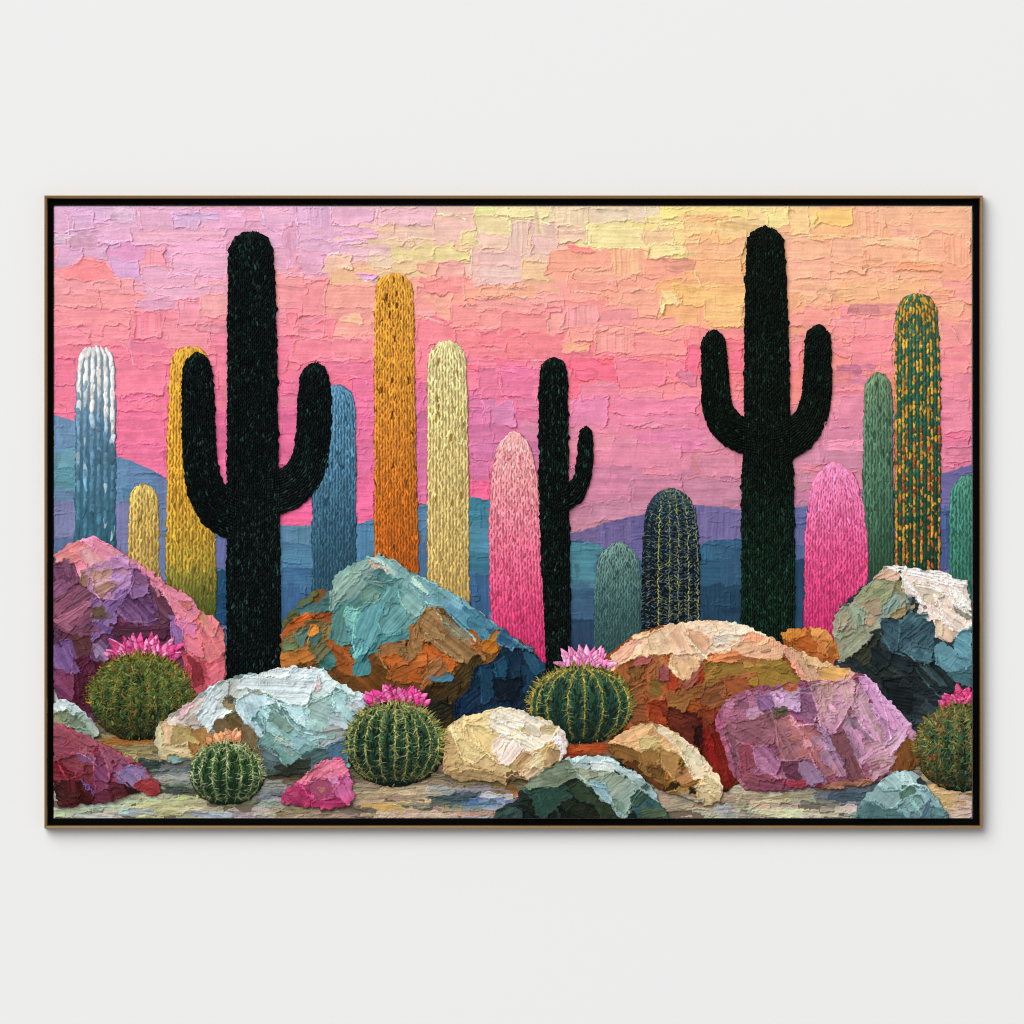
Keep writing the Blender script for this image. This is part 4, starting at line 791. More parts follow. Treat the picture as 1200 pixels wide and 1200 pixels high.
z = Z(60, 620, 5.714)
rock([(61, 652), (72, 643), (85, 634), (100, 629), (112, 627), (126, 636), (140, 645), (165, 662), (200, 686), (222, 697), (230, 706), (234, 716), (247, 718), (258, 728), (265, 742), (266, 790), (262, 806), (240, 830), (150, 850), (61, 845)], (104,52,80), [
    (z((20,150),(150,70),(280,45),(400,110),(520,160),(640,230),(740,300),(720,320),(600,270),(470,190),(380,240),(260,280),(200,350),(150,240),(10,230)), (244,140,168), A(28, (232,152,192), sub=8)),
    (z((10,160),(150,75),(225,120),(230,180),(150,240),(10,235)), (236,134,140), A(-30, (222,152,126), sub=4)), (z((190,140),(280,120),(360,200),(270,270),(240,260)), (232,150,160), A(60)), (z((300,110),(400,120),(520,170),(600,260),(480,190),(350,180)), (238,142,172), A(35, (210,150,150))), (z((200,290),(240,280),(265,360),(230,390),(190,350)), (190,140,112), A(70)),
    (z((250,275),(380,235),(470,190),(560,260),(560,350),(520,420),(440,475),(330,465),(260,400)), (206,142,188), A(20, (186,140,160), sub=6)), (z((290,290),(400,270),(430,380),(330,440),(290,400)), (178,132,112), A(-25, (200,150,150))), (z((400,200),(480,190),(560,260),(540,280),(430,270)), (196,134,186), A(20)), (z((430,300),(550,300),(540,390),(440,450)), (190,138,196), A(-35)),
    (z((10,235),(150,235),(185,330),(150,385),(60,445),(10,465)), (118,64,98), A(70, (138,80,112))), (z((10,380),(120,360),(130,400),(40,460)), (150,90,130), A(-25)),
    (z((10,470),(120,400),(200,380),(290,450),(285,620),(260,720),(150,720),(60,660),(10,620)), (130,70,100), A(-38, (156,90,112), sub=7)), (z((30,620),(120,570),(280,470),(280,500),(100,640)), (176,100,128), A(-35, st=.9)),
    (z((285,490),(430,460),(520,410),(440,530),(410,650),(330,730),(275,750)), (138,98,164), A(-50, (164,122,182), sub=5)), (z((300,540),(350,530),(330,580),(290,590)), (120,90,70), A(20)),
    (z((400,640),(700,625),(790,620),(800,710),(400,740)), (92,44,68), A(0)), (z((640,325),(760,390),(775,470),(825,555),(740,625),(705,500),(650,400)), (114,60,84), A(50, (134,80,104))),
    (z((435,530),(520,450),(640,400),(700,500),(708,605),(650,628),(500,615)), (108,62,112), A(42, (150,110,160), st=1.1, sub=5)), (z((540,390),(640,370),(650,430),(560,450)), (160,112,170), A(20)), (z((560,270),(640,320),(640,380),(560,360)), (150,96,140), A(40)),
    (z((720,300),(860,390),(960,420),(985,500),(1000,560),(940,640),(850,600),(820,540),(770,450),(690,350)), (240,142,172), A(45, (216,130,146), sub=6)), (z((600,260),(740,300),(880,400),(780,400),(680,350)), (244,140,176), A(32)), (z((860,480),(930,490),(930,530),(870,520)), (210,110,110), A(10)),
    (z((880,690),(1000,560),(1090,555),(1175,650),(1172,1000),(1080,1040),(1000,980),(900,860)), (240,122,136), A(65, (232,142,118), sub=9)), (z((1000,570),(1090,560),(1150,640),(1080,740),(1020,680)), (236,124,146), A(55, (226,144,120))), (z((790,585),(840,600),(875,700),(870,800),(800,710)), (152,112,172), A(75)),
    (z((850,610),(970,640),(960,740),(890,720)), (236,132,178), A(60)), (z((900,700),(1000,740),(1000,840),(910,800)), (238,128,150), A(40)), (z((870,830),(1000,890),(1110,950),(1090,1060),(980,1120),(920,1000)), (206,76,92), A(50, (226,96,110), sub=5)), (z((920,860),(990,900),(1030,1040),(960,1060)), (160,50,62), A(70)), (z((1040,900),(1170,850),(1170,1020),(1080,1060)), (236,110,126), A(-30)),
    (z((130,720),(260,720),(275,830),(190,870),(140,900)), (110,56,66), A(60, (90,60,50))), (z((10,650),(60,660),(80,740),(20,770)), (92,46,72), A(60)), (z((10,790),(80,750),(130,790),(150,850),(140,970),(110,980),(10,900)), (128,88,154), A(65, (150,100,160), sub=3)), (z((10,900),(110,980),(155,950),(150,1140),(10,1130)), (124,54,94), A(40, (150,70,110))),
    (z((150,880),(270,850),(330,920),(300,1200),(160,1200)), (80,20,44), A(85, (100,30,60))), (z((270,800),(400,710),(430,760),(350,900),(275,865)), (110,70,116), A(45, (190,166,204), st=1.2)), (z((200,880),(280,850),(300,940),(220,960)), (98,40,70), A(60)),
    (z((720,270),(790,268),(870,380),(850,395),(790,370)), (152,100,50), A(45))],
    'large mauve and coral pink rock at the left edge', 2.8, dim=.97,
    ridges=[(z((280,45),(400,112),(520,162),(640,232),(740,302)), 2.6, 1.5, (250,160,184)), (z((150,240),(180,330),(150,385)), 2.2, 1.4, (150,96,120)), (z((260,400),(330,465),(440,475),(540,390)), 2.4, 1.5, (214,156,200)), (z((435,530),(500,615),(650,628),(710,605)), 2.4, 1.5, (164,116,150)), (z((640,325),(700,350),(770,450)), 2.2, 1.4, (240,150,180)), (z((20,600),(130,560),(280,470)), 2.2, 1.3, (176,108,136)), (z((120,780),(150,860),(140,970)), 2.2, 1.3, (170,120,170)), (z((770,450),(830,550),(850,610)), 2, 1.2, (226,140,160)), (z((520,250),(560,340),(520,420)), 2, 1.2, (200,140,196)), (z((1090,560),(1175,655)), 2.6, 1.4, (246,140,150))])

z = Z(325, 640, 7.06); zz = Z(480, 670, 7.06)
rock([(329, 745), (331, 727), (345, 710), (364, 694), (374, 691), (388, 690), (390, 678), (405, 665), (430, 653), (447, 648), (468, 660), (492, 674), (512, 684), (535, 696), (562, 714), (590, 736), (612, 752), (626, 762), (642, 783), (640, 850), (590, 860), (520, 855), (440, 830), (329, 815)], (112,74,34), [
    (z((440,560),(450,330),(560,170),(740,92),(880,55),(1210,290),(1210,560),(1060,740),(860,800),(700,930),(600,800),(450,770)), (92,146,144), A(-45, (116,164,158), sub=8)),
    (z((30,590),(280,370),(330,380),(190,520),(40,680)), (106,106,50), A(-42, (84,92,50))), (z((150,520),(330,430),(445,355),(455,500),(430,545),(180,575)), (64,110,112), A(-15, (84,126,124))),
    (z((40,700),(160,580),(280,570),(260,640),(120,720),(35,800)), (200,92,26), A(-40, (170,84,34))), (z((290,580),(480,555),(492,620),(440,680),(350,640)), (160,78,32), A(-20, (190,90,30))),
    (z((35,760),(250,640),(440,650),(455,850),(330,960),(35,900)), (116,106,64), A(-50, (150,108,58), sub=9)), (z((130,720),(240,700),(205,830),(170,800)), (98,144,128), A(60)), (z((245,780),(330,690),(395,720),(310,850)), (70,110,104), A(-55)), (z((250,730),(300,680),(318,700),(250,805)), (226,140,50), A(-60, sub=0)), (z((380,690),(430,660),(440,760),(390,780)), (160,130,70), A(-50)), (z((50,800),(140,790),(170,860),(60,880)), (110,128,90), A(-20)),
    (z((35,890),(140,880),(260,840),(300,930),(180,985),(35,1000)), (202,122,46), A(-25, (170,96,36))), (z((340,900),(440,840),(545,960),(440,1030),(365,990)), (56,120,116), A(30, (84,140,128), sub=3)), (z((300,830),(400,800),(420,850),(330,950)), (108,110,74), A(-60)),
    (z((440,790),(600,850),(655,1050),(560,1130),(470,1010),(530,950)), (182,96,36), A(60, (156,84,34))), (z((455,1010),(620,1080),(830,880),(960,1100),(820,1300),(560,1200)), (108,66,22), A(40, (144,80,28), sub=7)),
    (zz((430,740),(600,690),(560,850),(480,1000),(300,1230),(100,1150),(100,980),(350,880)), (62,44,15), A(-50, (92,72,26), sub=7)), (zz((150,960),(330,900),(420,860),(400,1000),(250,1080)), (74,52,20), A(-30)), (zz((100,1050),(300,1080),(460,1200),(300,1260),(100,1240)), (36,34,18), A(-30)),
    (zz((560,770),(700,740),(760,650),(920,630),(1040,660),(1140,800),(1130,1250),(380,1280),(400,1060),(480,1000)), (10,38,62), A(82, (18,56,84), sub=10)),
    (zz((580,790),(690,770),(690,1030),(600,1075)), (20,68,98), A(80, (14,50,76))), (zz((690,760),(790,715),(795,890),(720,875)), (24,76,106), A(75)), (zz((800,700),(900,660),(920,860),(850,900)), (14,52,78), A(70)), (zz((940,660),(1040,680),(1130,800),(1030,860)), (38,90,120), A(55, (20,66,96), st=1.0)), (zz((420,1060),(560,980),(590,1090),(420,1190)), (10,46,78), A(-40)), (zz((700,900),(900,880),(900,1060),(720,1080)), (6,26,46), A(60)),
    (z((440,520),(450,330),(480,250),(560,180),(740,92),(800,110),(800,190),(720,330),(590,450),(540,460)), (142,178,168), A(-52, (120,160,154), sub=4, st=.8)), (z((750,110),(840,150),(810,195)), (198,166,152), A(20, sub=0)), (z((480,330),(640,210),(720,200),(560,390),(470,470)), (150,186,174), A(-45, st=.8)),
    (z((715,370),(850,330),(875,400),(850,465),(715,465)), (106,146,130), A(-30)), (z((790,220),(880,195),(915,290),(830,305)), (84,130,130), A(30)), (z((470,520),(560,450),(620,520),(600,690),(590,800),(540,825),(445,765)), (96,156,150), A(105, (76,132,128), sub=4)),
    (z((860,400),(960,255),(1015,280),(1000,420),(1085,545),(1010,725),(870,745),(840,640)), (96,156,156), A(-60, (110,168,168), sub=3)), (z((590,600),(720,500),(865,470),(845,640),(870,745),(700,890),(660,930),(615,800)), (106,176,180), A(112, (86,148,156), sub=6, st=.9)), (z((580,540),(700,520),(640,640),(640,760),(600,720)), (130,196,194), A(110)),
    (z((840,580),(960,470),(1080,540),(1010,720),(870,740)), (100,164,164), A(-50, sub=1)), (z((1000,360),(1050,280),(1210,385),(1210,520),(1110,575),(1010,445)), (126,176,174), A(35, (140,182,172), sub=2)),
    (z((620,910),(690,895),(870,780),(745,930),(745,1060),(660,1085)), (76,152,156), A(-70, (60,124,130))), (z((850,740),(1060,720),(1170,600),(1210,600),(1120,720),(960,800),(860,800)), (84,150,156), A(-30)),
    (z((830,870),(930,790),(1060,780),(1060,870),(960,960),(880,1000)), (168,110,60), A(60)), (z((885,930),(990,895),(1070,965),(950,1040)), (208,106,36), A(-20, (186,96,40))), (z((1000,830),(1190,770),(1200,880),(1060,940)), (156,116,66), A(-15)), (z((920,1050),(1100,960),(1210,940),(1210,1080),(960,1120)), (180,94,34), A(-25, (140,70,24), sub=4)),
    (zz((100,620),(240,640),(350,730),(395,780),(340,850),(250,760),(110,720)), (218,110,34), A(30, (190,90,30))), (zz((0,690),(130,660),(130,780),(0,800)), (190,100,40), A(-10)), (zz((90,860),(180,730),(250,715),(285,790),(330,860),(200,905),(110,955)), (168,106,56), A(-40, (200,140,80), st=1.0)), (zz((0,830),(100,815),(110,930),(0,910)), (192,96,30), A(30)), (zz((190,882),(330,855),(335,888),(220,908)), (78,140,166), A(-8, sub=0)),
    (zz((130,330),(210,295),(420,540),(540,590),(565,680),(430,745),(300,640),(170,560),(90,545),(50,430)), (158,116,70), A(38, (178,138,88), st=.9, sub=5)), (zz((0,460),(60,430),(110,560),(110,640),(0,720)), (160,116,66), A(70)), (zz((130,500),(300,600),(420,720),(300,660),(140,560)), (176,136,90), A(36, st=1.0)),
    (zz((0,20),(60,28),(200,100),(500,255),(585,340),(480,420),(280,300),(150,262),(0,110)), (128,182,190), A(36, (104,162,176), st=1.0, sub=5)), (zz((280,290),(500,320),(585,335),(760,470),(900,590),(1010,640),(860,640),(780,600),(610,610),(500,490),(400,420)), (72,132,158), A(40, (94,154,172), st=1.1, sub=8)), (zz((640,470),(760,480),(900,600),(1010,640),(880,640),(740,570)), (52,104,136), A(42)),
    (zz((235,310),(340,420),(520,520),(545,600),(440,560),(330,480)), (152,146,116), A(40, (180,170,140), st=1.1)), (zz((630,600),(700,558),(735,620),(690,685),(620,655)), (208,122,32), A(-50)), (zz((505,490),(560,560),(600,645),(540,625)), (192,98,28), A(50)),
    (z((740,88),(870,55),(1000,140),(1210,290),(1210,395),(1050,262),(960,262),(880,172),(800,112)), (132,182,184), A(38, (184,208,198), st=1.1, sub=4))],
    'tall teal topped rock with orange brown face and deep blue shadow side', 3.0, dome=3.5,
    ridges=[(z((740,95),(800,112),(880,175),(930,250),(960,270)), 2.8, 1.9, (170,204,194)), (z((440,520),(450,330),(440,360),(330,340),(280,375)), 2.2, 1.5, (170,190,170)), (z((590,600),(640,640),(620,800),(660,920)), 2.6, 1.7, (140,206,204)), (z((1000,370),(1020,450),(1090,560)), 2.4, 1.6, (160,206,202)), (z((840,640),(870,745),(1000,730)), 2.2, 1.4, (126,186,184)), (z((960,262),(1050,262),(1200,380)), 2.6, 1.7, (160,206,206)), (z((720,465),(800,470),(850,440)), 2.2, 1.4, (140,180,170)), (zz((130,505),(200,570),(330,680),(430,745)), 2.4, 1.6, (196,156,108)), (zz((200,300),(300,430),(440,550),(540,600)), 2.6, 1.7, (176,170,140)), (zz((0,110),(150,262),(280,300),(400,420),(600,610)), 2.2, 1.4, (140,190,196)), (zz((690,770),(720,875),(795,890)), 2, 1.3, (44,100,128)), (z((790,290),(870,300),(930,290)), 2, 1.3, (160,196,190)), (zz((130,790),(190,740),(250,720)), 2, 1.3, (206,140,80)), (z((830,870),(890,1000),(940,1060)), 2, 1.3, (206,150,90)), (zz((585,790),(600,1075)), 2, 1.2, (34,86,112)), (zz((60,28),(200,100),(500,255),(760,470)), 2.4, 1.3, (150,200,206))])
z = Z(60, 810, 8)
rock([(61, 816), (75, 819), (96, 829), (108, 843), (119, 860), (112, 868), (90, 868), (61, 862)], (156,172,152), [
    (z((5,50),(120,70),(290,150),(350,250),(250,215),(140,175),(5,185)), (198,218,218), A(25)), (z((5,195),(90,200),(92,300),(5,300)), (166,168,124), A(70)), (z((140,200),(260,220),(330,325),(300,360),(160,315)), (130,152,120), A(50)), (z((250,210),(350,260),(430,300),(475,390),(400,450),(330,360)), (166,188,174), A(40)), (z((90,200),(150,205),(150,310),(95,300)), (140,156,120), A(80)), (z((130,320),(330,360),(400,450),(300,450)), (146,172,152), A(30))],
    'small pale grey green rock peeping out behind the crimson one', 2.8, dome=2)
# ------------------------------------------------------------------ barrel cacti and their flowers
def petals(box, rows, cdark, cmid, clight, label, level=3.6, sw=3.0):
    """rows: (centre x, base y, half spread px, n, length, width, fan deg)"""
    L = Layer(*box, level)
    for (cx, by, sp, n, ln, wd, fan) in rows:
        n = int(n * 1.4); wd *= .84
        ks = list(np.linspace(-1, 1, n)); rng.shuffle(ks)
        for k in ks:
            k = k + rng.normal(0, .10)
            a = -90 + fan * k + rng.normal(0, 15); l_ = ln * rng.uniform(.7, 1.12) * (1 - .12 * abs(k))
            bx = cx + sp * k + rng.normal(0, 1.2); yy = by + 2.0 * abs(k) + rng.normal(0, 1.6)
            t = math.radians(a)
            mx, my = bx + math.cos(t) * l_ * .5, yy + math.sin(t) * l_ * .5
            b = rng.uniform(.88, 1.1)
            wd_ = wd * rng.uniform(1.05, 1.45)
            L.dab(mx, my, l_ * 1.12, wd_ * 1.25, a, np.array(cdark) * b, th=1.3, ext=True, leaf=True)
            L.dab(mx + math.cos(t) * l_ * .06, my + math.sin(t) * l_ * .06, l_ * .95, wd_ * .95, a + rng.normal(0, 6), np.clip(np.array(cmid) * b, 0, 250), th=1.2, ext=True, leaf=True, under=.5)
            if rng.random() < .75:
                f_ = rng.uniform(.3, 1); cl = np.array(clight) * f_ + np.array(cmid) * (1 - f_)
                L.dab(mx + math.cos(t) * l_ * .2 - .7, my + math.sin(t) * l_ * .2 - .3, l_ * .55, wd_ * .62, a + rng.normal(0, 8), np.clip(cl * b, 0, 251), th=.9, ext=True, leaf=True, under=.6)
    return L

def barrel(cx, cy, rx, ry, body, ribs, spinecols, label, level=3.4, pole=.92, wild=0.0, dens=1.0, ribcol=None, flower=None,
           sil=(8, 15), silcol=None, fleck=None, ln=(4.5, 9), furrow=.55, outw=1.0):
    L = Layer(cx - rx - 26, cy - ry - 26, cx + rx + 26, cy + ry + 22, level)
    a = np.linspace(0, 2 * math.pi, 60, endpoint=False)
    poly = np.stack([cx + rx * np.sign(np.cos(a)) * np.abs(np.cos(a)) ** .92, cy + ry * np.sign(np.sin(a)) * np.abs(np.sin(a)) ** .92], 1)
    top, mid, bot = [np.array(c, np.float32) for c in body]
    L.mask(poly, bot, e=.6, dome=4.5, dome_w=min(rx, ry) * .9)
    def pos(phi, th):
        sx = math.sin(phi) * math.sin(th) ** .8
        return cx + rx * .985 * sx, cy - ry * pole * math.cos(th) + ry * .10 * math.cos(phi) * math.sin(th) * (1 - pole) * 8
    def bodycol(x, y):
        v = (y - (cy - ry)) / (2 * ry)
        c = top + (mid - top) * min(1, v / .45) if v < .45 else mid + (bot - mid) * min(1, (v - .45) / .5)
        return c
    # flesh: dabs running down between the ribs
    edges = sorted(ribs)
    for _ in range(int(rx * ry * .42)):
        phi = rng.uniform(-1.5, 1.5); th = math.acos(rng.uniform(-.97, .99))
        x, y = pos(phi, th); x2, y2 = pos(phi, min(th + .1, 3.1))
        near = min(abs(phi - r_) for r_ in edges)
        gap = min(1.0, near / .17)
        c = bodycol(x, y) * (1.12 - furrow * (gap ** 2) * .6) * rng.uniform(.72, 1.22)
        ang = math.degrees(math.atan2(y2 - y, x2 - x)) + rng.normal(0, 14 + 25 * wild)
        if fleck and rng.random() < fleck[1]: c = np.array(fleck[0][int(rng.integers(len(fleck[0])))]) * rng.uniform(.6, 1.1)
        L.dab(x, y, rng.uniform(5, 10) * (1 + .4 * wild), rng.uniform(1.8, 3.4) * (1 + .3 * wild), ang, np.clip(c * (1 + wild * rng.normal(0, .25)), 2, 250), th=.8 + .3 * wild, ext=False, tip=.4)
    # silhouette spines
    n = int((rx + ry) * 1.5 * outw)
    for _ in range(n):
        t = rng.uniform(-math.pi * 1.06, math.pi * .06) if rng.random() < .85 else rng.uniform(0, 2 * math.pi)
        x, y = cx + rx * .95 * math.cos(t), cy + ry * .95 * math.sin(t)
        l_ = rng.uniform(*sil) * (1.0 if math.sin(t) < .2 else .6)
        a_ = math.degrees(math.atan2(math.sin(t) * rx / ry, math.cos(t))) + rng.normal(0, 20)
        c = np.array((silcol or spinecols)[int(rng.integers(len(silcol or spinecols)))]) * rng.uniform(.6, 1.1)
        q = math.radians(a_)
        L.dab(x + math.cos(q) * l_ * .32, y + math.sin(q) * l_ * .32, l_, 1.7, a_, np.clip(c, 2, 250), th=.8, ext=True, tip=.55, under=.5)
    # areoles and spines along the ribs
    for r_ in ribs:
        th = .22 + rng.uniform(0, .06)
        while th < 2.62:
            x, y = pos(r_, th); x2, y2 = pos(r_, th + .06)
            a0 = math.degrees(math.atan2(y2 - y, x2 - x))
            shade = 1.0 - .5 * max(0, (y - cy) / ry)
            fs = .45 + .55 * math.cos(r_)
            if ribcol is not None:
                c = np.array(ribcol[int(rng.integers(len(ribcol)))]) * rng.uniform(.75, 1.12) * shade
                L.dab(x + rng.normal(0, .5), y, rng.uniform(3, 6.0), 1.7, a0 + rng.normal(0, 16), np.clip(c, 2, 250), th=1.1, ext=False, tip=.2, under=.5)
            for _ in range(max(1, int(round(rng.uniform(2, 5) * dens)))):
                sgn = -1 if rng.random() < .5 else 1
                a_ = a0 + sgn * rng.uniform(18, 95) if rng.random() < .8 else rng.uniform(0, 360)
                l_ = rng.uniform(*ln) * (.65 + .35 * fs)
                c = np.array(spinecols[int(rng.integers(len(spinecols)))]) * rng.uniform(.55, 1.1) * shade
                q = math.radians(a_)
                L.dab(x + math.cos(q) * l_ * .48, y + math.sin(q) * l_ * .48, l_, 1.25, a_, np.clip(c, 2, 250), th=.9, ext=False, tip=.6, under=.6, bend=rng.normal(0, .6))
            th += rng.uniform(.085, .12) * (34 / ry) ** .8
    for _ in range(int(rx * ry * .5 * wild)):
        phi = rng.uniform(-1.5, 1.5); th = math.acos(rng.uniform(-.95, .97)); x, y = pos(phi, th)
        shade = 1.0 - .75 * max(0, (y - cy) / ry)
        a_ = math.degrees(math.atan2(y - (cy - .2 * ry), x - cx)) + rng.normal(0, 45); l_ = rng.uniform(5, 11); q = math.radians(a_)
        c = np.array(spinecols[int(rng.integers(len(spinecols)))]) * rng.uniform(.5, 1.15) * shade
        L.dab(x, y, l_, 1.4, a_, np.clip(c, 2, 250), th=.9, ext=True, tip=.6, under=.5, bend=rng.normal(0, .8))
    fl = None
    if flower is not None:
        fl = flower[0].build('flower', M_OIL, None, flower[1])
    o = L.build('barrel_cactus', M_OIL, painting, label)
    if fl is not None: fl.parent = o
    return o

PK = ((196, 48, 116), (226, 86, 152), (250, 176, 214))
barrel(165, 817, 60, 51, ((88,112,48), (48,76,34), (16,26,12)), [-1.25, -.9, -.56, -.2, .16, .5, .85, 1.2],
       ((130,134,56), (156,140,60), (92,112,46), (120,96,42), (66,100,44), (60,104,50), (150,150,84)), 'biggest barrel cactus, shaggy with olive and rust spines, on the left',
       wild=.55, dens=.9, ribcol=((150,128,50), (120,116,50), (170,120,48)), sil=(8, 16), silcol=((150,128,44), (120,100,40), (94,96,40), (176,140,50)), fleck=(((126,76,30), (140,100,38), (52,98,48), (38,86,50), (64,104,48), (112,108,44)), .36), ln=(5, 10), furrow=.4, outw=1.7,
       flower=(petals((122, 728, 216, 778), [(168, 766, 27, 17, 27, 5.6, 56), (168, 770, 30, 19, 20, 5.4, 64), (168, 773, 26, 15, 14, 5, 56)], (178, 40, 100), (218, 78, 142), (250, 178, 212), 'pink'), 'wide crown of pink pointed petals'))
z = Z(180, 770, 8.571); z5 = Z(290, 770, 8.571)
rock([(181, 872), (181, 856), (190, 844), (207, 832), (226, 820), (240, 808), (254, 797), (270, 793), (292, 789), (312, 786), (330, 782), (348, 779), (368, 780), (381, 786), (396, 797), (416, 808), (432, 816), (436, 880), (412, 900), (400, 894), (385, 902), (352, 908), (310, 910), (280, 905), (225, 890), (200, 895), (186, 890)], (130,164,164), [
    (z((15,720),(100,660),(300,650),(400,720),(560,715),(620,860),(400,1010),(200,980),(60,1065),(15,900)), (206,182,132), A(5, (184,154,98), sub=8)), (z((85,680),(205,675),(205,865),(95,865)), (232,192,148), A(85)), (z((210,690),(430,720),(380,860),(220,865)), (192,168,108), A(40, (150,130,80), st=.9)), (z((30,880),(350,865),(410,1010),(220,985),(60,1070)), (208,184,130), A(10)), (z((390,735),(560,715),(625,850),(480,910),(390,970)), (186,136,74), A(65, (160,110,60), st=1.0)), (z((30,700),(90,690),(90,1040),(40,1000)), (214,204,160), A(85)),
    (z((85,650),(250,515),(505,380),(525,460),(430,600),(490,700),(340,690),(280,640)), (202,188,178), A(-40, (220,206,196))), (z((300,640),(400,580),(480,690),(360,700)), (196,176,168), A(-50)), (z((290,520),(340,510),(320,580),(270,600)), (216,190,188), A(-50)),
    (z((600,580),(740,640),(830,525),(890,600),(1055,760),(1070,1000),(880,1000),(700,840),(620,860)), (126,106,70), A(50, (104,84,52), sub=6)), (z((740,640),(830,560),(880,660),(820,740)), (112,92,54), A(40)), (z((880,660),(1000,720),(1060,960),(920,900)), (142,122,88), A(60, (104,86,58), st=1.0)),
    (z((435,585),(520,470),(560,340),(660,255),(765,265),(700,450),(640,600),(560,718),(500,700)), (216,230,232), A(-56, (196,214,218), st=1.0, sub=4)), (z((735,235),(845,235),(950,350),(900,410),(770,410)), (198,204,196), A(-60)), (z((660,270),(760,240),(740,400),(690,450)), (190,206,198), A(-60)),
    (z((640,480),(780,500),(790,560),(690,610),(620,590)), (228,240,240), A(-15)), (z((690,455),(845,455),(800,515),(720,505)), (164,148,108), A(0)), (z((720,410),(760,410),(760,440),(725,445)), (110,104,90), A(0, sub=0)),
    (z((840,430),(1040,325),(1210,440),(1090,520),(1060,710),(980,700),(900,600),(850,510)), (182,212,222), A(70, (206,224,230), st=.8, sub=4)), (z((950,340),(1040,300),(1120,350),(1020,380)), (170,180,160), A(20)),
    (z5((0,200),(200,130),(350,98),(490,70),(640,88),(725,130),(695,290),(625,370),(605,475),(420,462),(280,412),(140,335),(70,280),(-60,300),(-60,230)), (226,239,241), A(3, (202,218,224), st=1.5, sub=5)), (z5((60,180),(300,130),(400,150),(380,200),(200,200)), (236,246,246), A(-6, st=1.2)),
    (z5((700,138),(830,148),(1000,245),(1195,345),(1195,450),(1080,470),(960,340),(880,290),(840,370),(760,415),(685,405)), (220,237,236), A(33, (184,212,208), st=1.3, sub=4)), (z5((700,150),(740,160),(730,290),(690,340)), (226,206,206), A(75)),
    (z5((340,470),(600,492),(640,450),(740,418),(865,480),(905,580),(840,695),(680,785),(600,740),(480,640),(400,560)), (166,206,200), A(40, (180,216,212), sub=2)), (z5((340,475),(520,480),(640,640),(660,750),(480,640)), (160,204,206), A(42, (196,222,226), st=1.4)), (z5((620,460),(740,420),(860,490),(900,580),(780,640),(640,620)), (164,198,190), A(20, sub=1)),
    (z5((840,380),(960,330),(1065,560),(980,705),(905,710),(905,570)), (150,192,192), A(55, (176,212,212), st=1.0)), (z5((940,360),(1000,400),(1180,460),(1100,560),(1040,500)), (190,200,196), A(40, st=1.2)), (z5((840,600),(930,590),(990,680),(900,720)), (176,200,204), A(20)),
    (z5((60,640),(120,555),(185,620),(175,725)), (120,164,164), A(40)), (z5((140,510),(250,488),(420,680),(560,765),(665,765),(700,885),(600,965),(480,935),(300,855),(195,745)), (142,188,186), A(40, (164,206,206), st=1.0, sub=4)), (z5((255,520),(440,700),(400,775),(235,620)), (136,172,156), A(42, st=.9)), (z5((440,780),(620,770),(600,900),(480,910)), (152,196,202), A(20)),
    (z5((125,770),(220,740),(480,940),(590,1005),(560,1060),(400,1095),(300,985),(135,890)), (126,172,166), A(42, (110,154,150), st=1.0)), (z5((260,800),(330,800),(420,890),(350,900)), (178,204,180), A(30)), (z5((580,880),(720,900),(740,950),(560,1010)), (128,170,166), A(-15)),
    (z5((130,890),(300,1000),(420,1085),(600,1020),(770,955),(745,1050),(560,1200),(130,1210)), (76,96,100), A(20, (96,118,122), sub=4)), (z5((560,1000),(840,915),(835,1005),(700,1050)), (70,102,102), A(-20)), (z5((300,1100),(600,1040),(560,1190),(200,1200)), (58,66,56), A(-10)),
    (z5((680,800),(850,685),(965,760),(955,825),(780,905)), (168,166,164), A(-12, (146,178,180), st=1.0)), (z5((820,910),(985,825),(985,1010),(860,1015)), (86,126,152), A(60, (70,106,130)))],
    'icy white and pale aqua rock in the front left', 3.6, dome=3.5,
    ridges=[(z5((140,335),(280,412),(420,465),(600,478),(630,375),(690,290),(705,160)), 2.8, 2.0, (236,246,246)), (z5((290,420),(340,520),(450,690),(560,760),(660,770)), 2.6, 1.8, (196,222,224)), (z5((600,490),(640,455),(740,420),(800,385)), 2.6, 1.6, (206,230,228)), (z5((860,480),(910,590)), 2.2, 1.4, (206,230,230)), (z5((200,745),(300,800),(400,860),(480,920)), 2.4, 1.7, (176,214,214)), (z5((680,800),(720,890),(790,905),(950,825)), 2.4, 1.5, (190,200,200)), (z5((120,555),(180,620),(180,720)), 2.2, 1.5, (96,130,132)), (z5((140,880),(300,990),(400,1090)), 2.4, 1.5, (150,196,190)), (z5((140,510),(250,490),(300,540)), 2.2, 1.4, (180,214,210)),
            (z((500,700),(560,718),(640,600),(700,560)), 2.2, 1.4, (232,240,240)), (z((890,600),(980,700),(1060,760)), 2.2, 1.4, (206,224,226))])
z = Z(60, 810, 8)
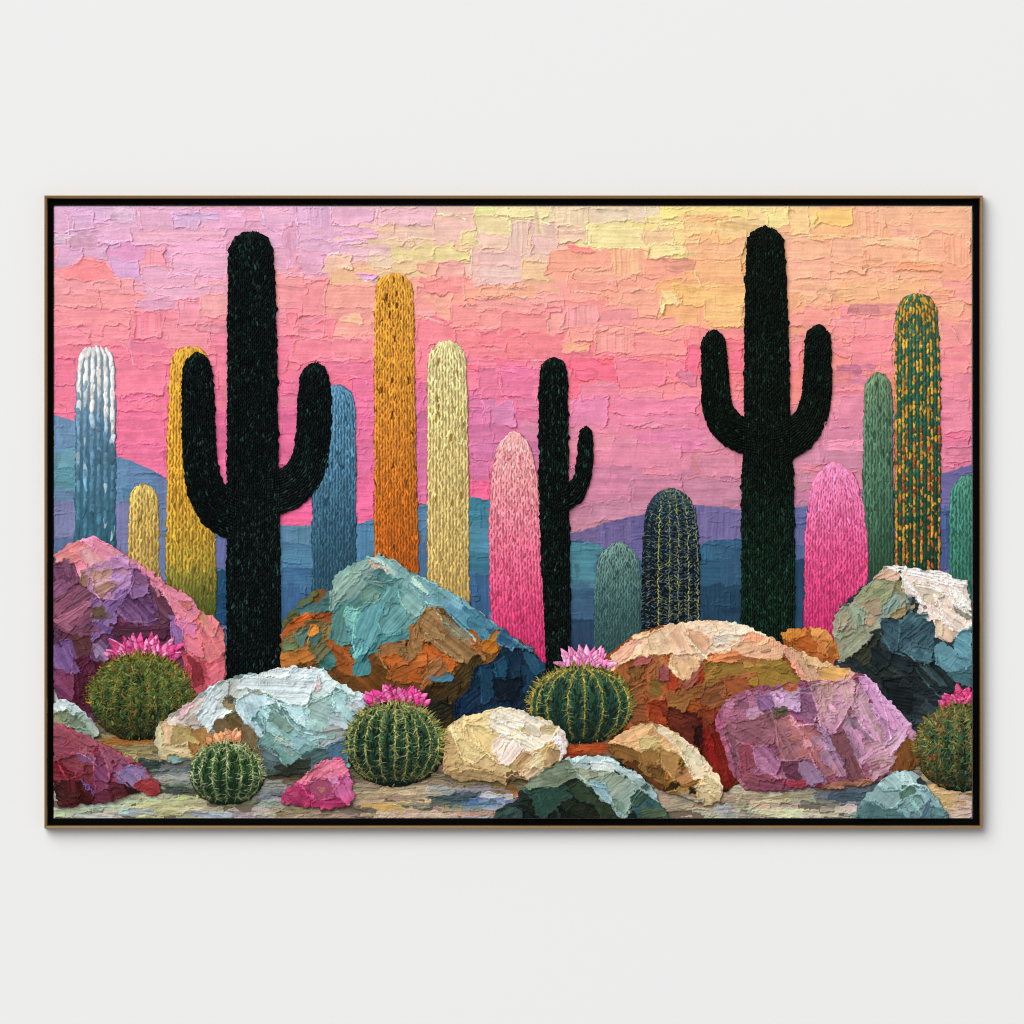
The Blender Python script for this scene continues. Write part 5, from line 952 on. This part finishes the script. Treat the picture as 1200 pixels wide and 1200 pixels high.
rock([(61, 847), (74, 848), (92, 856), (112, 866), (132, 876), (152, 887), (166, 895), (178, 908), (187, 918), (188, 930), (181, 934), (164, 928), (148, 933), (130, 940), (108, 942), (92, 945), (61, 946)], (138,46,66), [
    (z((5,310),(110,308),(240,370),(400,450),(560,520),(790,650),(700,690),(480,600),(440,520),(230,590),(5,630)), (190,86,106), A(25, (208,104,124), sub=7)), (z((5,400),(120,400),(220,560),(5,620)), (180,80,104), A(5)), (z((260,400),(440,470),(430,520),(260,480)), (186,92,110), A(30)),
    (z((5,640),(220,585),(300,560),(420,640),(400,720),(330,760),(250,790),(150,825),(70,670)), (160,62,82), A(20, (176,78,96), sub=4)), (z((5,690),(80,690),(140,820),(5,850)), (142,28,44), A(40)), (z((5,800),(130,810),(190,850),(5,870)), (150,50,62), A(10)),
    (z((255,580),(330,540),(420,610),(430,675)), (208,114,134), A(35)), (z((255,590),(330,610),(410,700),(360,695)), (156,102,156), A(40)), (z((320,680),(400,720),(400,860),(360,840)), (156,60,70), A(60)),
    (z((420,660),(480,555),(555,700),(540,900),(565,1045),(420,1055),(400,900)), (150,60,98), A(75, (172,84,110), sub=4)), (z((410,730),(510,700),(540,830),(420,820)), (140,58,104), A(45, (170,96,140), st=1.0)), (z((560,590),(660,620),(740,700),(690,790),(570,750)), (172,98,136), A(40)), (z((460,520),(560,560),(560,720),(500,640)), (182,92,124), A(60)),
    (z((590,780),(760,688),(870,700),(945,820),(800,905),(720,885)), (164,134,194), A(50, (190,150,190), st=1.0, sub=3)), (z((600,780),(680,800),(720,880),(640,850)), (150,110,160), A(35)), (z((780,660),(940,780),(1005,850),(930,815),(850,720)), (192,94,98), A(45)), (z((800,885),(930,815),(1015,870),(1025,955),(960,992),(880,945)), (192,62,66), A(30, (206,84,90))),
    (z((5,850),(290,850),(385,950),(365,1065),(5,1085)), (72,18,24), A(30, (96,30,34), sub=4)), (z((110,850),(290,860),(330,960),(150,1000)), (84,26,26), A(60)), (z((560,895),(700,895),(830,965),(700,1025),(555,1055)), (92,32,42), A(-15, (116,44,54))), (z((285,830),(360,880),(405,945),(340,925)), (136,92,160), A(40)), (z((400,950),(550,960),(560,1040),(400,1050)), (130,50,74), A(0)), (z((700,880),(820,940),(860,970),(740,950)), (70,26,34), A(20))],
    'crimson rock in the lower left corner', 3.8, dim=.88,
    ridges=[(z((220,590),(260,580),(330,610),(420,690)), 2.4, 1.5, (206,120,140)), (z((440,520),(480,560),(540,720),(550,820)), 2.4, 1.5, (200,110,130)), (z((400,450),(560,520),(790,650)), 2.4, 1.3, (206,110,124)), (z((70,670),(150,830),(250,800)), 2.2, 1.3, (176,80,100)), (z((600,780),(720,885),(800,905)), 2.2, 1.3, (176,130,180)), (z((400,650),(410,850),(430,930)), 2, 1.2, (176,80,110))])
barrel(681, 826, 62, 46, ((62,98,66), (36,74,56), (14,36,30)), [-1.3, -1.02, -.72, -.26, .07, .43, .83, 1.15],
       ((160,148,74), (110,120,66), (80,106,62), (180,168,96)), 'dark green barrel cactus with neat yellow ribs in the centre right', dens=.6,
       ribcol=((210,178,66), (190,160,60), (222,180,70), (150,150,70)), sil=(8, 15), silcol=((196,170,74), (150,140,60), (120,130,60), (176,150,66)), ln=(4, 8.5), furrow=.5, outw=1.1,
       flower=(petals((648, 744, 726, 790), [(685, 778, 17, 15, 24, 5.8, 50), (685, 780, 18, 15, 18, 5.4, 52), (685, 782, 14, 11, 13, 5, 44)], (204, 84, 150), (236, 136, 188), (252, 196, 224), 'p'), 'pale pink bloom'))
z = Z(510, 820, 7.5)
rock([(517, 872), (517, 858), (528, 846), (543, 839), (560, 833), (577, 830), (595, 829), (612, 833), (630, 840), (648, 846), (657, 850), (664, 864), (666, 876), (662, 890), (645, 905), (625, 915), (600, 914), (590, 920), (570, 915), (545, 916), (530, 914), (518, 904)], (212,178,124), [
    (z((60,260),(130,215),(190,420),(215,560),(160,625),(50,615),(85,450)), (206,170,114), A(-15, (186,150,98))), (z((90,190),(300,120),(500,85),(710,80),(715,150),(500,150),(525,260),(440,265),(230,170),(130,215)), (240,218,160), A(-12, (232,204,140), sub=4)),
    (z((130,215),(255,190),(295,345),(190,345)), (236,212,152), A(70)), (z((250,185),(440,258),(570,320),(500,400),(565,525),(420,430),(285,330)), (239,212,148), A(40, (228,196,128), sub=2)), (z((185,355),(310,348),(445,480),(350,555),(235,515)), (233,206,146), A(40, (220,190,126), sub=2)),
    (z((205,545),(350,548),(450,475),(570,570),(640,560),(725,520),(730,640),(640,685),(560,640),(200,610)), (216,186,130), A(15, (200,168,112), sub=5)), (z((140,640),(300,598),(540,650),(645,690),(600,752),(420,700),(250,722),(140,712)), (192,156,106), A(8, (170,134,88), sub=3)), (z((350,540),(430,480),(540,560),(420,600)), (222,190,134), A(30)),
    (z((735,470),(860,488),(860,570),(760,630),(720,540)), (212,172,118), A(-45, (184,140,92), st=1.0)), (z((720,640),(860,570),(910,640),(860,715),(780,705)), (236,202,158), A(-35)), (z((890,450),(1060,380),(1085,530),(930,605),(855,560)), (236,212,168), A(-60)), (z((930,425),(1040,395),(1010,560),(950,585)), (232,202,132), A(-60)), (z((1000,440),(1080,480),(1060,560),(990,560)), (200,160,110), A(70)),
    (z((555,305),(690,295),(755,400),(725,485),(640,555),(570,565),(495,420)), (229,211,192), A(-50, st=.35, sub=1)),
    (z((490,150),(600,80),(740,90),(900,150),(1110,215),(1170,330),(1000,380),(890,435),(860,485),(780,455),(700,320),(540,275),(485,235)), (246,234,214), A(28, (242,222,184), st=1.2, sub=6)), (z((740,230),(870,290),(880,320),(760,290)), (232,206,150), A(30)), (z((930,240),(1060,210),(1000,280)), (206,176,130), A(20)), (z((1060,310),(1150,320),(1172,480),(1095,530)), (240,222,204), A(80)), (z((640,660),(720,640),(800,710),(660,720)), (122,92,56), A(0, sub=0))],
    'creamy yellow rock in the front centre', 3.9, dome=3.5,
    ridges=[(z((255,190),(285,335),(420,435),(570,570)), 2.8, 1.8, (246,226,176)), (z((130,215),(190,380),(240,515),(350,555),(445,480)), 2.8, 1.8, (244,222,170)), (z((490,240),(560,285),(700,320),(780,455),(860,485)), 2.8, 1.9, (250,240,222)), (z((500,160),(600,200),(720,260),(880,390)), 2.6, 1.6, (250,242,226)), (z((300,600),(540,650),(640,690)), 2.2, 1.3, (222,190,136)), (z((640,690),(670,660),(760,690),(860,715)), 2.6, 1.6, (240,210,160)), (z((890,440),(1000,385),(1080,250)), 2.4, 1.4, (248,236,214)), (z((100,190),(300,122),(500,86),(700,82)), 2.4, 1.4, (248,230,184))])
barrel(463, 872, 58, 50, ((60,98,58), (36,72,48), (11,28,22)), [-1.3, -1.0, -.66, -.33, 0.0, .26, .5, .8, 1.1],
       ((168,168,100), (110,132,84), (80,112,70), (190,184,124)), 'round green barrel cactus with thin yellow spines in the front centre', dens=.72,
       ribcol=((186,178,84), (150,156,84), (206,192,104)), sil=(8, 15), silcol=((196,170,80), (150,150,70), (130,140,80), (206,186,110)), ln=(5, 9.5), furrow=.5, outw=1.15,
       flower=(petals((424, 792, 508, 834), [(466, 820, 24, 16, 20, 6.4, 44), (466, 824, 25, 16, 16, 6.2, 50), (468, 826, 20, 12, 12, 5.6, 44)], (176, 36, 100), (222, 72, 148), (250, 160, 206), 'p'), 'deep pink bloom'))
z = Z(700, 840, 7.5)
rock([(709, 876), (712, 868), (728, 858), (748, 849), (766, 847), (776, 849), (796, 860), (820, 880), (838, 904), (848, 922), (846, 937), (832, 944), (815, 940), (800, 935), (775, 928), (760, 915), (735, 898), (716, 886)], (150,104,52), [
    (z((60,240),(240,225),(350,290),(355,450),(260,415),(100,345)), (156,106,50), A(20, (130,82,36), sub=4)), (z((240,400),(400,440),(570,600),(530,660),(400,565)), (92,50,20), A(40, (120,70,30))), (z((355,300),(520,255),(565,400),(575,565),(470,525),(365,430)), (166,122,60), A(75, (140,96,44), sub=4)), (z((540,280),(755,320),(715,420),(695,585),(560,430)), (188,142,82), A(50, (166,118,62), sub=3)), (z((700,450),(780,385),(855,540),(760,585),(690,585)), (198,138,84), A(-30)), (z((720,370),(770,360),(790,440),(720,480)), (140,100,40), A(70)),
    (z((570,560),(700,585),(780,650),(600,665)), (142,102,40), A(15)), (z((600,640),(700,595),(735,665),(660,690)), (66,42,14), A(0)), (z((600,660),(780,640),(800,700),(640,700)), (160,130,70), A(5)), (z((440,430),(550,440),(560,540),(480,520)), (120,84,40), A(60)),
    (z((65,235),(200,135),(380,55),(570,60),(730,160),(745,335),(540,255),(430,272),(340,292),(240,222),(130,212)), (232,188,134), A(-25, (224,172,112), sub=5)), (z((345,185),(520,165),(525,242),(390,285)), (228,198,128), A(25)), (z((130,190),(300,110),(340,200),(200,215)), (222,174,120), A(-35)),
    (z((490,58),(560,60),(740,155),(905,300),(1045,480),(1115,630),(1060,590),(950,545),(850,535),(760,370),(720,280),(600,190)), (245,226,192), A(48, (236,206,160), st=1.2, sub=7)), (z((830,620),(960,542),(1065,620),(1105,720),(1000,785),(900,745)), (217,193,144), A(15, (200,172,122), sub=2)), (z((960,560),(1060,620),(1080,660),(900,650)), (228,206,160), A(10)), (z((760,690),(840,680),(900,765),(800,745)), (194,178,152), A(10)), (z((810,630),(850,640),(850,680),(815,670)), (40,32,24), A(0, sub=0))],
    'small tan rock with a bright cream edge', 3.9, dome=3.5,
    ridges=[(z((720,280),(760,370),(850,535),(950,545)), 2.4, 1.5, (248,228,190)), (z((540,250),(740,335)), 2.2, 1.2, (236,196,140)), (z((830,620),(900,660),(1060,665)), 2.2, 1.2, (236,216,170)), (z((560,60),(740,155),(905,300),(1045,480)), 2.6, 1.5, (250,236,206)), (z((540,290),(580,430),(690,580)), 2, 1.1, (206,166,100))])
z = Z(575, 870, 5.4545)
rock([(577, 962), (580, 952), (592, 943), (606, 938), (609, 925), (622, 913), (630, 905), (648, 895), (664, 887), (682, 884), (705, 884), (722, 891), (742, 902), (760, 916), (773, 935), (781, 950), (785, 962)], (24,36,30), [
    (z((190,400),(330,480),(800,520),(660,400),(480,350)), (20,28,22), A(20, (40,48,34), sub=6)), (z((180,290),(300,195),(400,265),(250,315)), (86,116,100), A(-20)), (z((20,450),(100,400),(195,440),(205,510),(10,510)), (60,86,80), A(-20, (40,60,54))),
    (z((225,305),(480,275),(505,345),(385,435),(330,490)), (48,84,72), A(65, (34,64,56), sub=3)), (z((500,290),(620,245),(745,340),(705,475),(580,360)), (56,78,52), A(30, (44,64,48), sub=3)), (z((560,230),(640,260),(780,390),(740,420),(640,300)), (46,66,48), A(40)), (z((470,400),(600,380),(720,480),(500,505)), (32,42,26), A(20)), (z((700,400),(790,420),(820,500),(700,500)), (50,66,44), A(40)),
    (z((280,205),(495,95),(560,205),(470,255),(255,295),(205,265)), (122,138,112), A(-15, (140,156,130), sub=4)), (z((495,92),(700,78),(885,180),(1025,290),(1085,385),(960,292),(760,152),(560,132)), (172,198,198), A(28, (196,216,216), st=1.1, sub=4)),
    (z((545,140),(765,185),(640,265),(560,212)), (162,172,146), A(-10)), (z((630,265),(770,185),(965,290),(880,425),(840,475),(780,360)), (156,172,150), A(-40, (134,168,166), sub=5)), (z((640,130),(770,140),(760,170),(650,165)), (214,226,222), A(8, sub=0)), (z((625,262),(725,268),(835,470),(780,405)), (142,182,192), A(42, (176,206,212), st=1.1)), (z((780,370),(860,360),(860,440),(810,430)), (130,160,140), A(60)),
    (z((945,310),(1080,385),(1135,490),(1000,495),(895,425)), (64,104,104), A(40, (44,80,84))), (z((980,435),(1120,440),(1135,500),(975,500)), (86,110,80), A(-10)), (z((900,350),(960,300),(980,340),(920,420)), (60,90,80), A(-50))],
    'dark green rock with pale aqua crest at the bottom edge', 4.2, dome=3.0,
    ridges=[(z((500,95),(560,205),(625,265),(720,290),(830,470)), 2.6, 1.7, (176,206,204)), (z((620,262),(700,250),(770,190)), 2.2, 1.3, (130,156,150)), (z((780,160),(960,295),(1080,385)), 2.4, 1.4, (196,216,214)), (z((840,475),(880,425),(965,295)), 2.2, 1.3, (170,190,170))])
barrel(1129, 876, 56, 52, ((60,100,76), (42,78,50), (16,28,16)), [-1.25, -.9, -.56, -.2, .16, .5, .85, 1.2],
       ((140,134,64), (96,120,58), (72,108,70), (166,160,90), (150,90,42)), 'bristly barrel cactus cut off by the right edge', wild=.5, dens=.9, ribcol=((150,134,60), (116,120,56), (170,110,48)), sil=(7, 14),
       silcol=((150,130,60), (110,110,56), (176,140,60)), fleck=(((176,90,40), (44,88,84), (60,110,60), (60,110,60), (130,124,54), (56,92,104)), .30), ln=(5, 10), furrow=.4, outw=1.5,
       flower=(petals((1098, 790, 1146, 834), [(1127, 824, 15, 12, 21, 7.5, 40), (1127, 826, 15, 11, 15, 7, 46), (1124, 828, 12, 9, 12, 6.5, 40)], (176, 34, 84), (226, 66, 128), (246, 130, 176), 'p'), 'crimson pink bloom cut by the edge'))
z = Z(990, 790, 7.06)
rock([(998, 962), (1003, 950), (1008, 938), (1022, 924), (1034, 912), (1047, 905), (1062, 903), (1077, 906), (1086, 920), (1098, 936), (1111, 950), (1114, 962)], (108,148,148), [
    (z((235,925),(390,808),(500,798),(625,820),(685,935),(560,905),(480,955),(330,965)), (164,198,198), A(48, (186,212,212), st=1.1, sub=4)), (z((120,1020),(240,918),(330,958),(480,958),(505,1055),(400,1105),(330,1115),(240,1055)), (148,182,182), A(40, (124,162,164), sub=4)), (z((90,1130),(190,1055),(330,1115),(470,1150),(485,1210),(100,1210)), (90,130,130), A(15, (70,108,112))), (z((560,955),(690,955),(795,1090),(865,1145),(800,1190),(720,1070),(640,1020)), (126,166,172), A(50, (150,186,190), sub=2)), (z((585,1130),(690,1035),(745,1210),(575,1210)), (90,122,142), A(-60, (120,150,166), st=1.2)), (z((490,945),(560,955),(565,1065),(480,1025)), (92,128,112), A(40)), (z((500,1060),(600,1020),(640,1060),(580,1140),(520,1120)), (130,170,168), A(40)), (z((610,870),(660,885),(670,915),(620,900)), (50,66,70), A(20, sub=0)), (z((730,1130),(860,1150),(800,1210),(740,1210)), (104,146,152), A(20))],
    'small aqua rock in the lower right corner', 4.2, dome=3,
    ridges=[(z((240,1055),(330,1115),(400,1105),(470,1040)), 2.4, 1.4, (176,206,206)), (z((330,960),(480,958),(560,905),(685,935),(795,1090)), 2.4, 1.4, (190,216,216)), (z((120,1020),(240,920),(390,810)), 2.2, 1.3, (190,216,214))])
barrel(266, 906, 43.5, 37.5, ((52,86,46), (34,66,36), (16,38,20)), [-1.2, -.8, -.4, .0, .42, .8, 1.15],
       ((176,186,138), (120,146,86), (88,122,66), (206,208,168)), 'smallest barrel cactus with whitish spines in the front left', level=4.0, dens=.75,
       ribcol=((160,176,100), (206,210,160), (140,160,90)), sil=(5, 10), silcol=((206,206,160), (150,160,100), (190,180,120)), ln=(5, 9), furrow=.3, outw=1.0,
       flower=(petals((242, 840, 290, 878), [(268, 868, 10, 6, 17, 6.5, 26), (257, 869, 9, 4, 14, 7, 34)], (196, 118, 66), (226, 158, 112), (250, 216, 190), 'p'), 'small peach bloom'))
z = Z(320, 880, 6)
rock([(329, 939), (331, 930), (340, 921), (352, 913), (366, 901), (378, 891), (392, 889), (402, 889), (408, 900), (412, 913), (416, 926), (416, 937), (407, 945), (392, 947), (370, 948), (352, 946), (336, 943)], (196,70,124), [
    (z((185,205),(290,98),(350,55),(492,52),(535,132),(500,165),(390,185),(360,195),(300,205)), (239,128,158), A(-30, (228,110,146), sub=4)), (z((200,200),(300,105),(340,140),(360,190),(300,195)), (228,112,142), A(-40)), (z((385,190),(500,160),(552,180),(585,275),(575,355),(510,395),(440,300)), (218,110,170), A(60, (198,72,124), st=1.0, sub=4)), (z((400,190),(450,185),(480,230),(420,230)), (226,140,190), A(20)), (z((225,235),(300,188),(390,208),(445,290),(430,315),(310,355),(250,300)), (172,76,112), A(30, (150,60,96), sub=2)), (z((320,265),(372,255),(350,300)), (198,124,100), A(-60, sub=0)),
    (z((55,320),(150,245),(205,235),(255,320),(255,385),(200,405),(85,375)), (176,46,96), A(40, (196,72,116), st=.9, sub=3)), (z((250,370),(440,330),(525,390),(440,415),(275,415)), (182,46,98), A(0, (204,70,124), sub=2))],
    'small hot pink rock in the front left', 4.2, dome=3,
    ridges=[(z((190,210),(290,215),(335,180),(390,190),(450,290)), 2.2, 1.4, (240,150,180)), (z((150,245),(210,250),(255,325)), 2.2, 1.4, (226,110,150)), (z((300,110),(345,150),(375,190)), 2, 1.2, (240,140,170)), (z((250,300),(310,355),(430,315)), 2, 1.2, (210,110,150))])
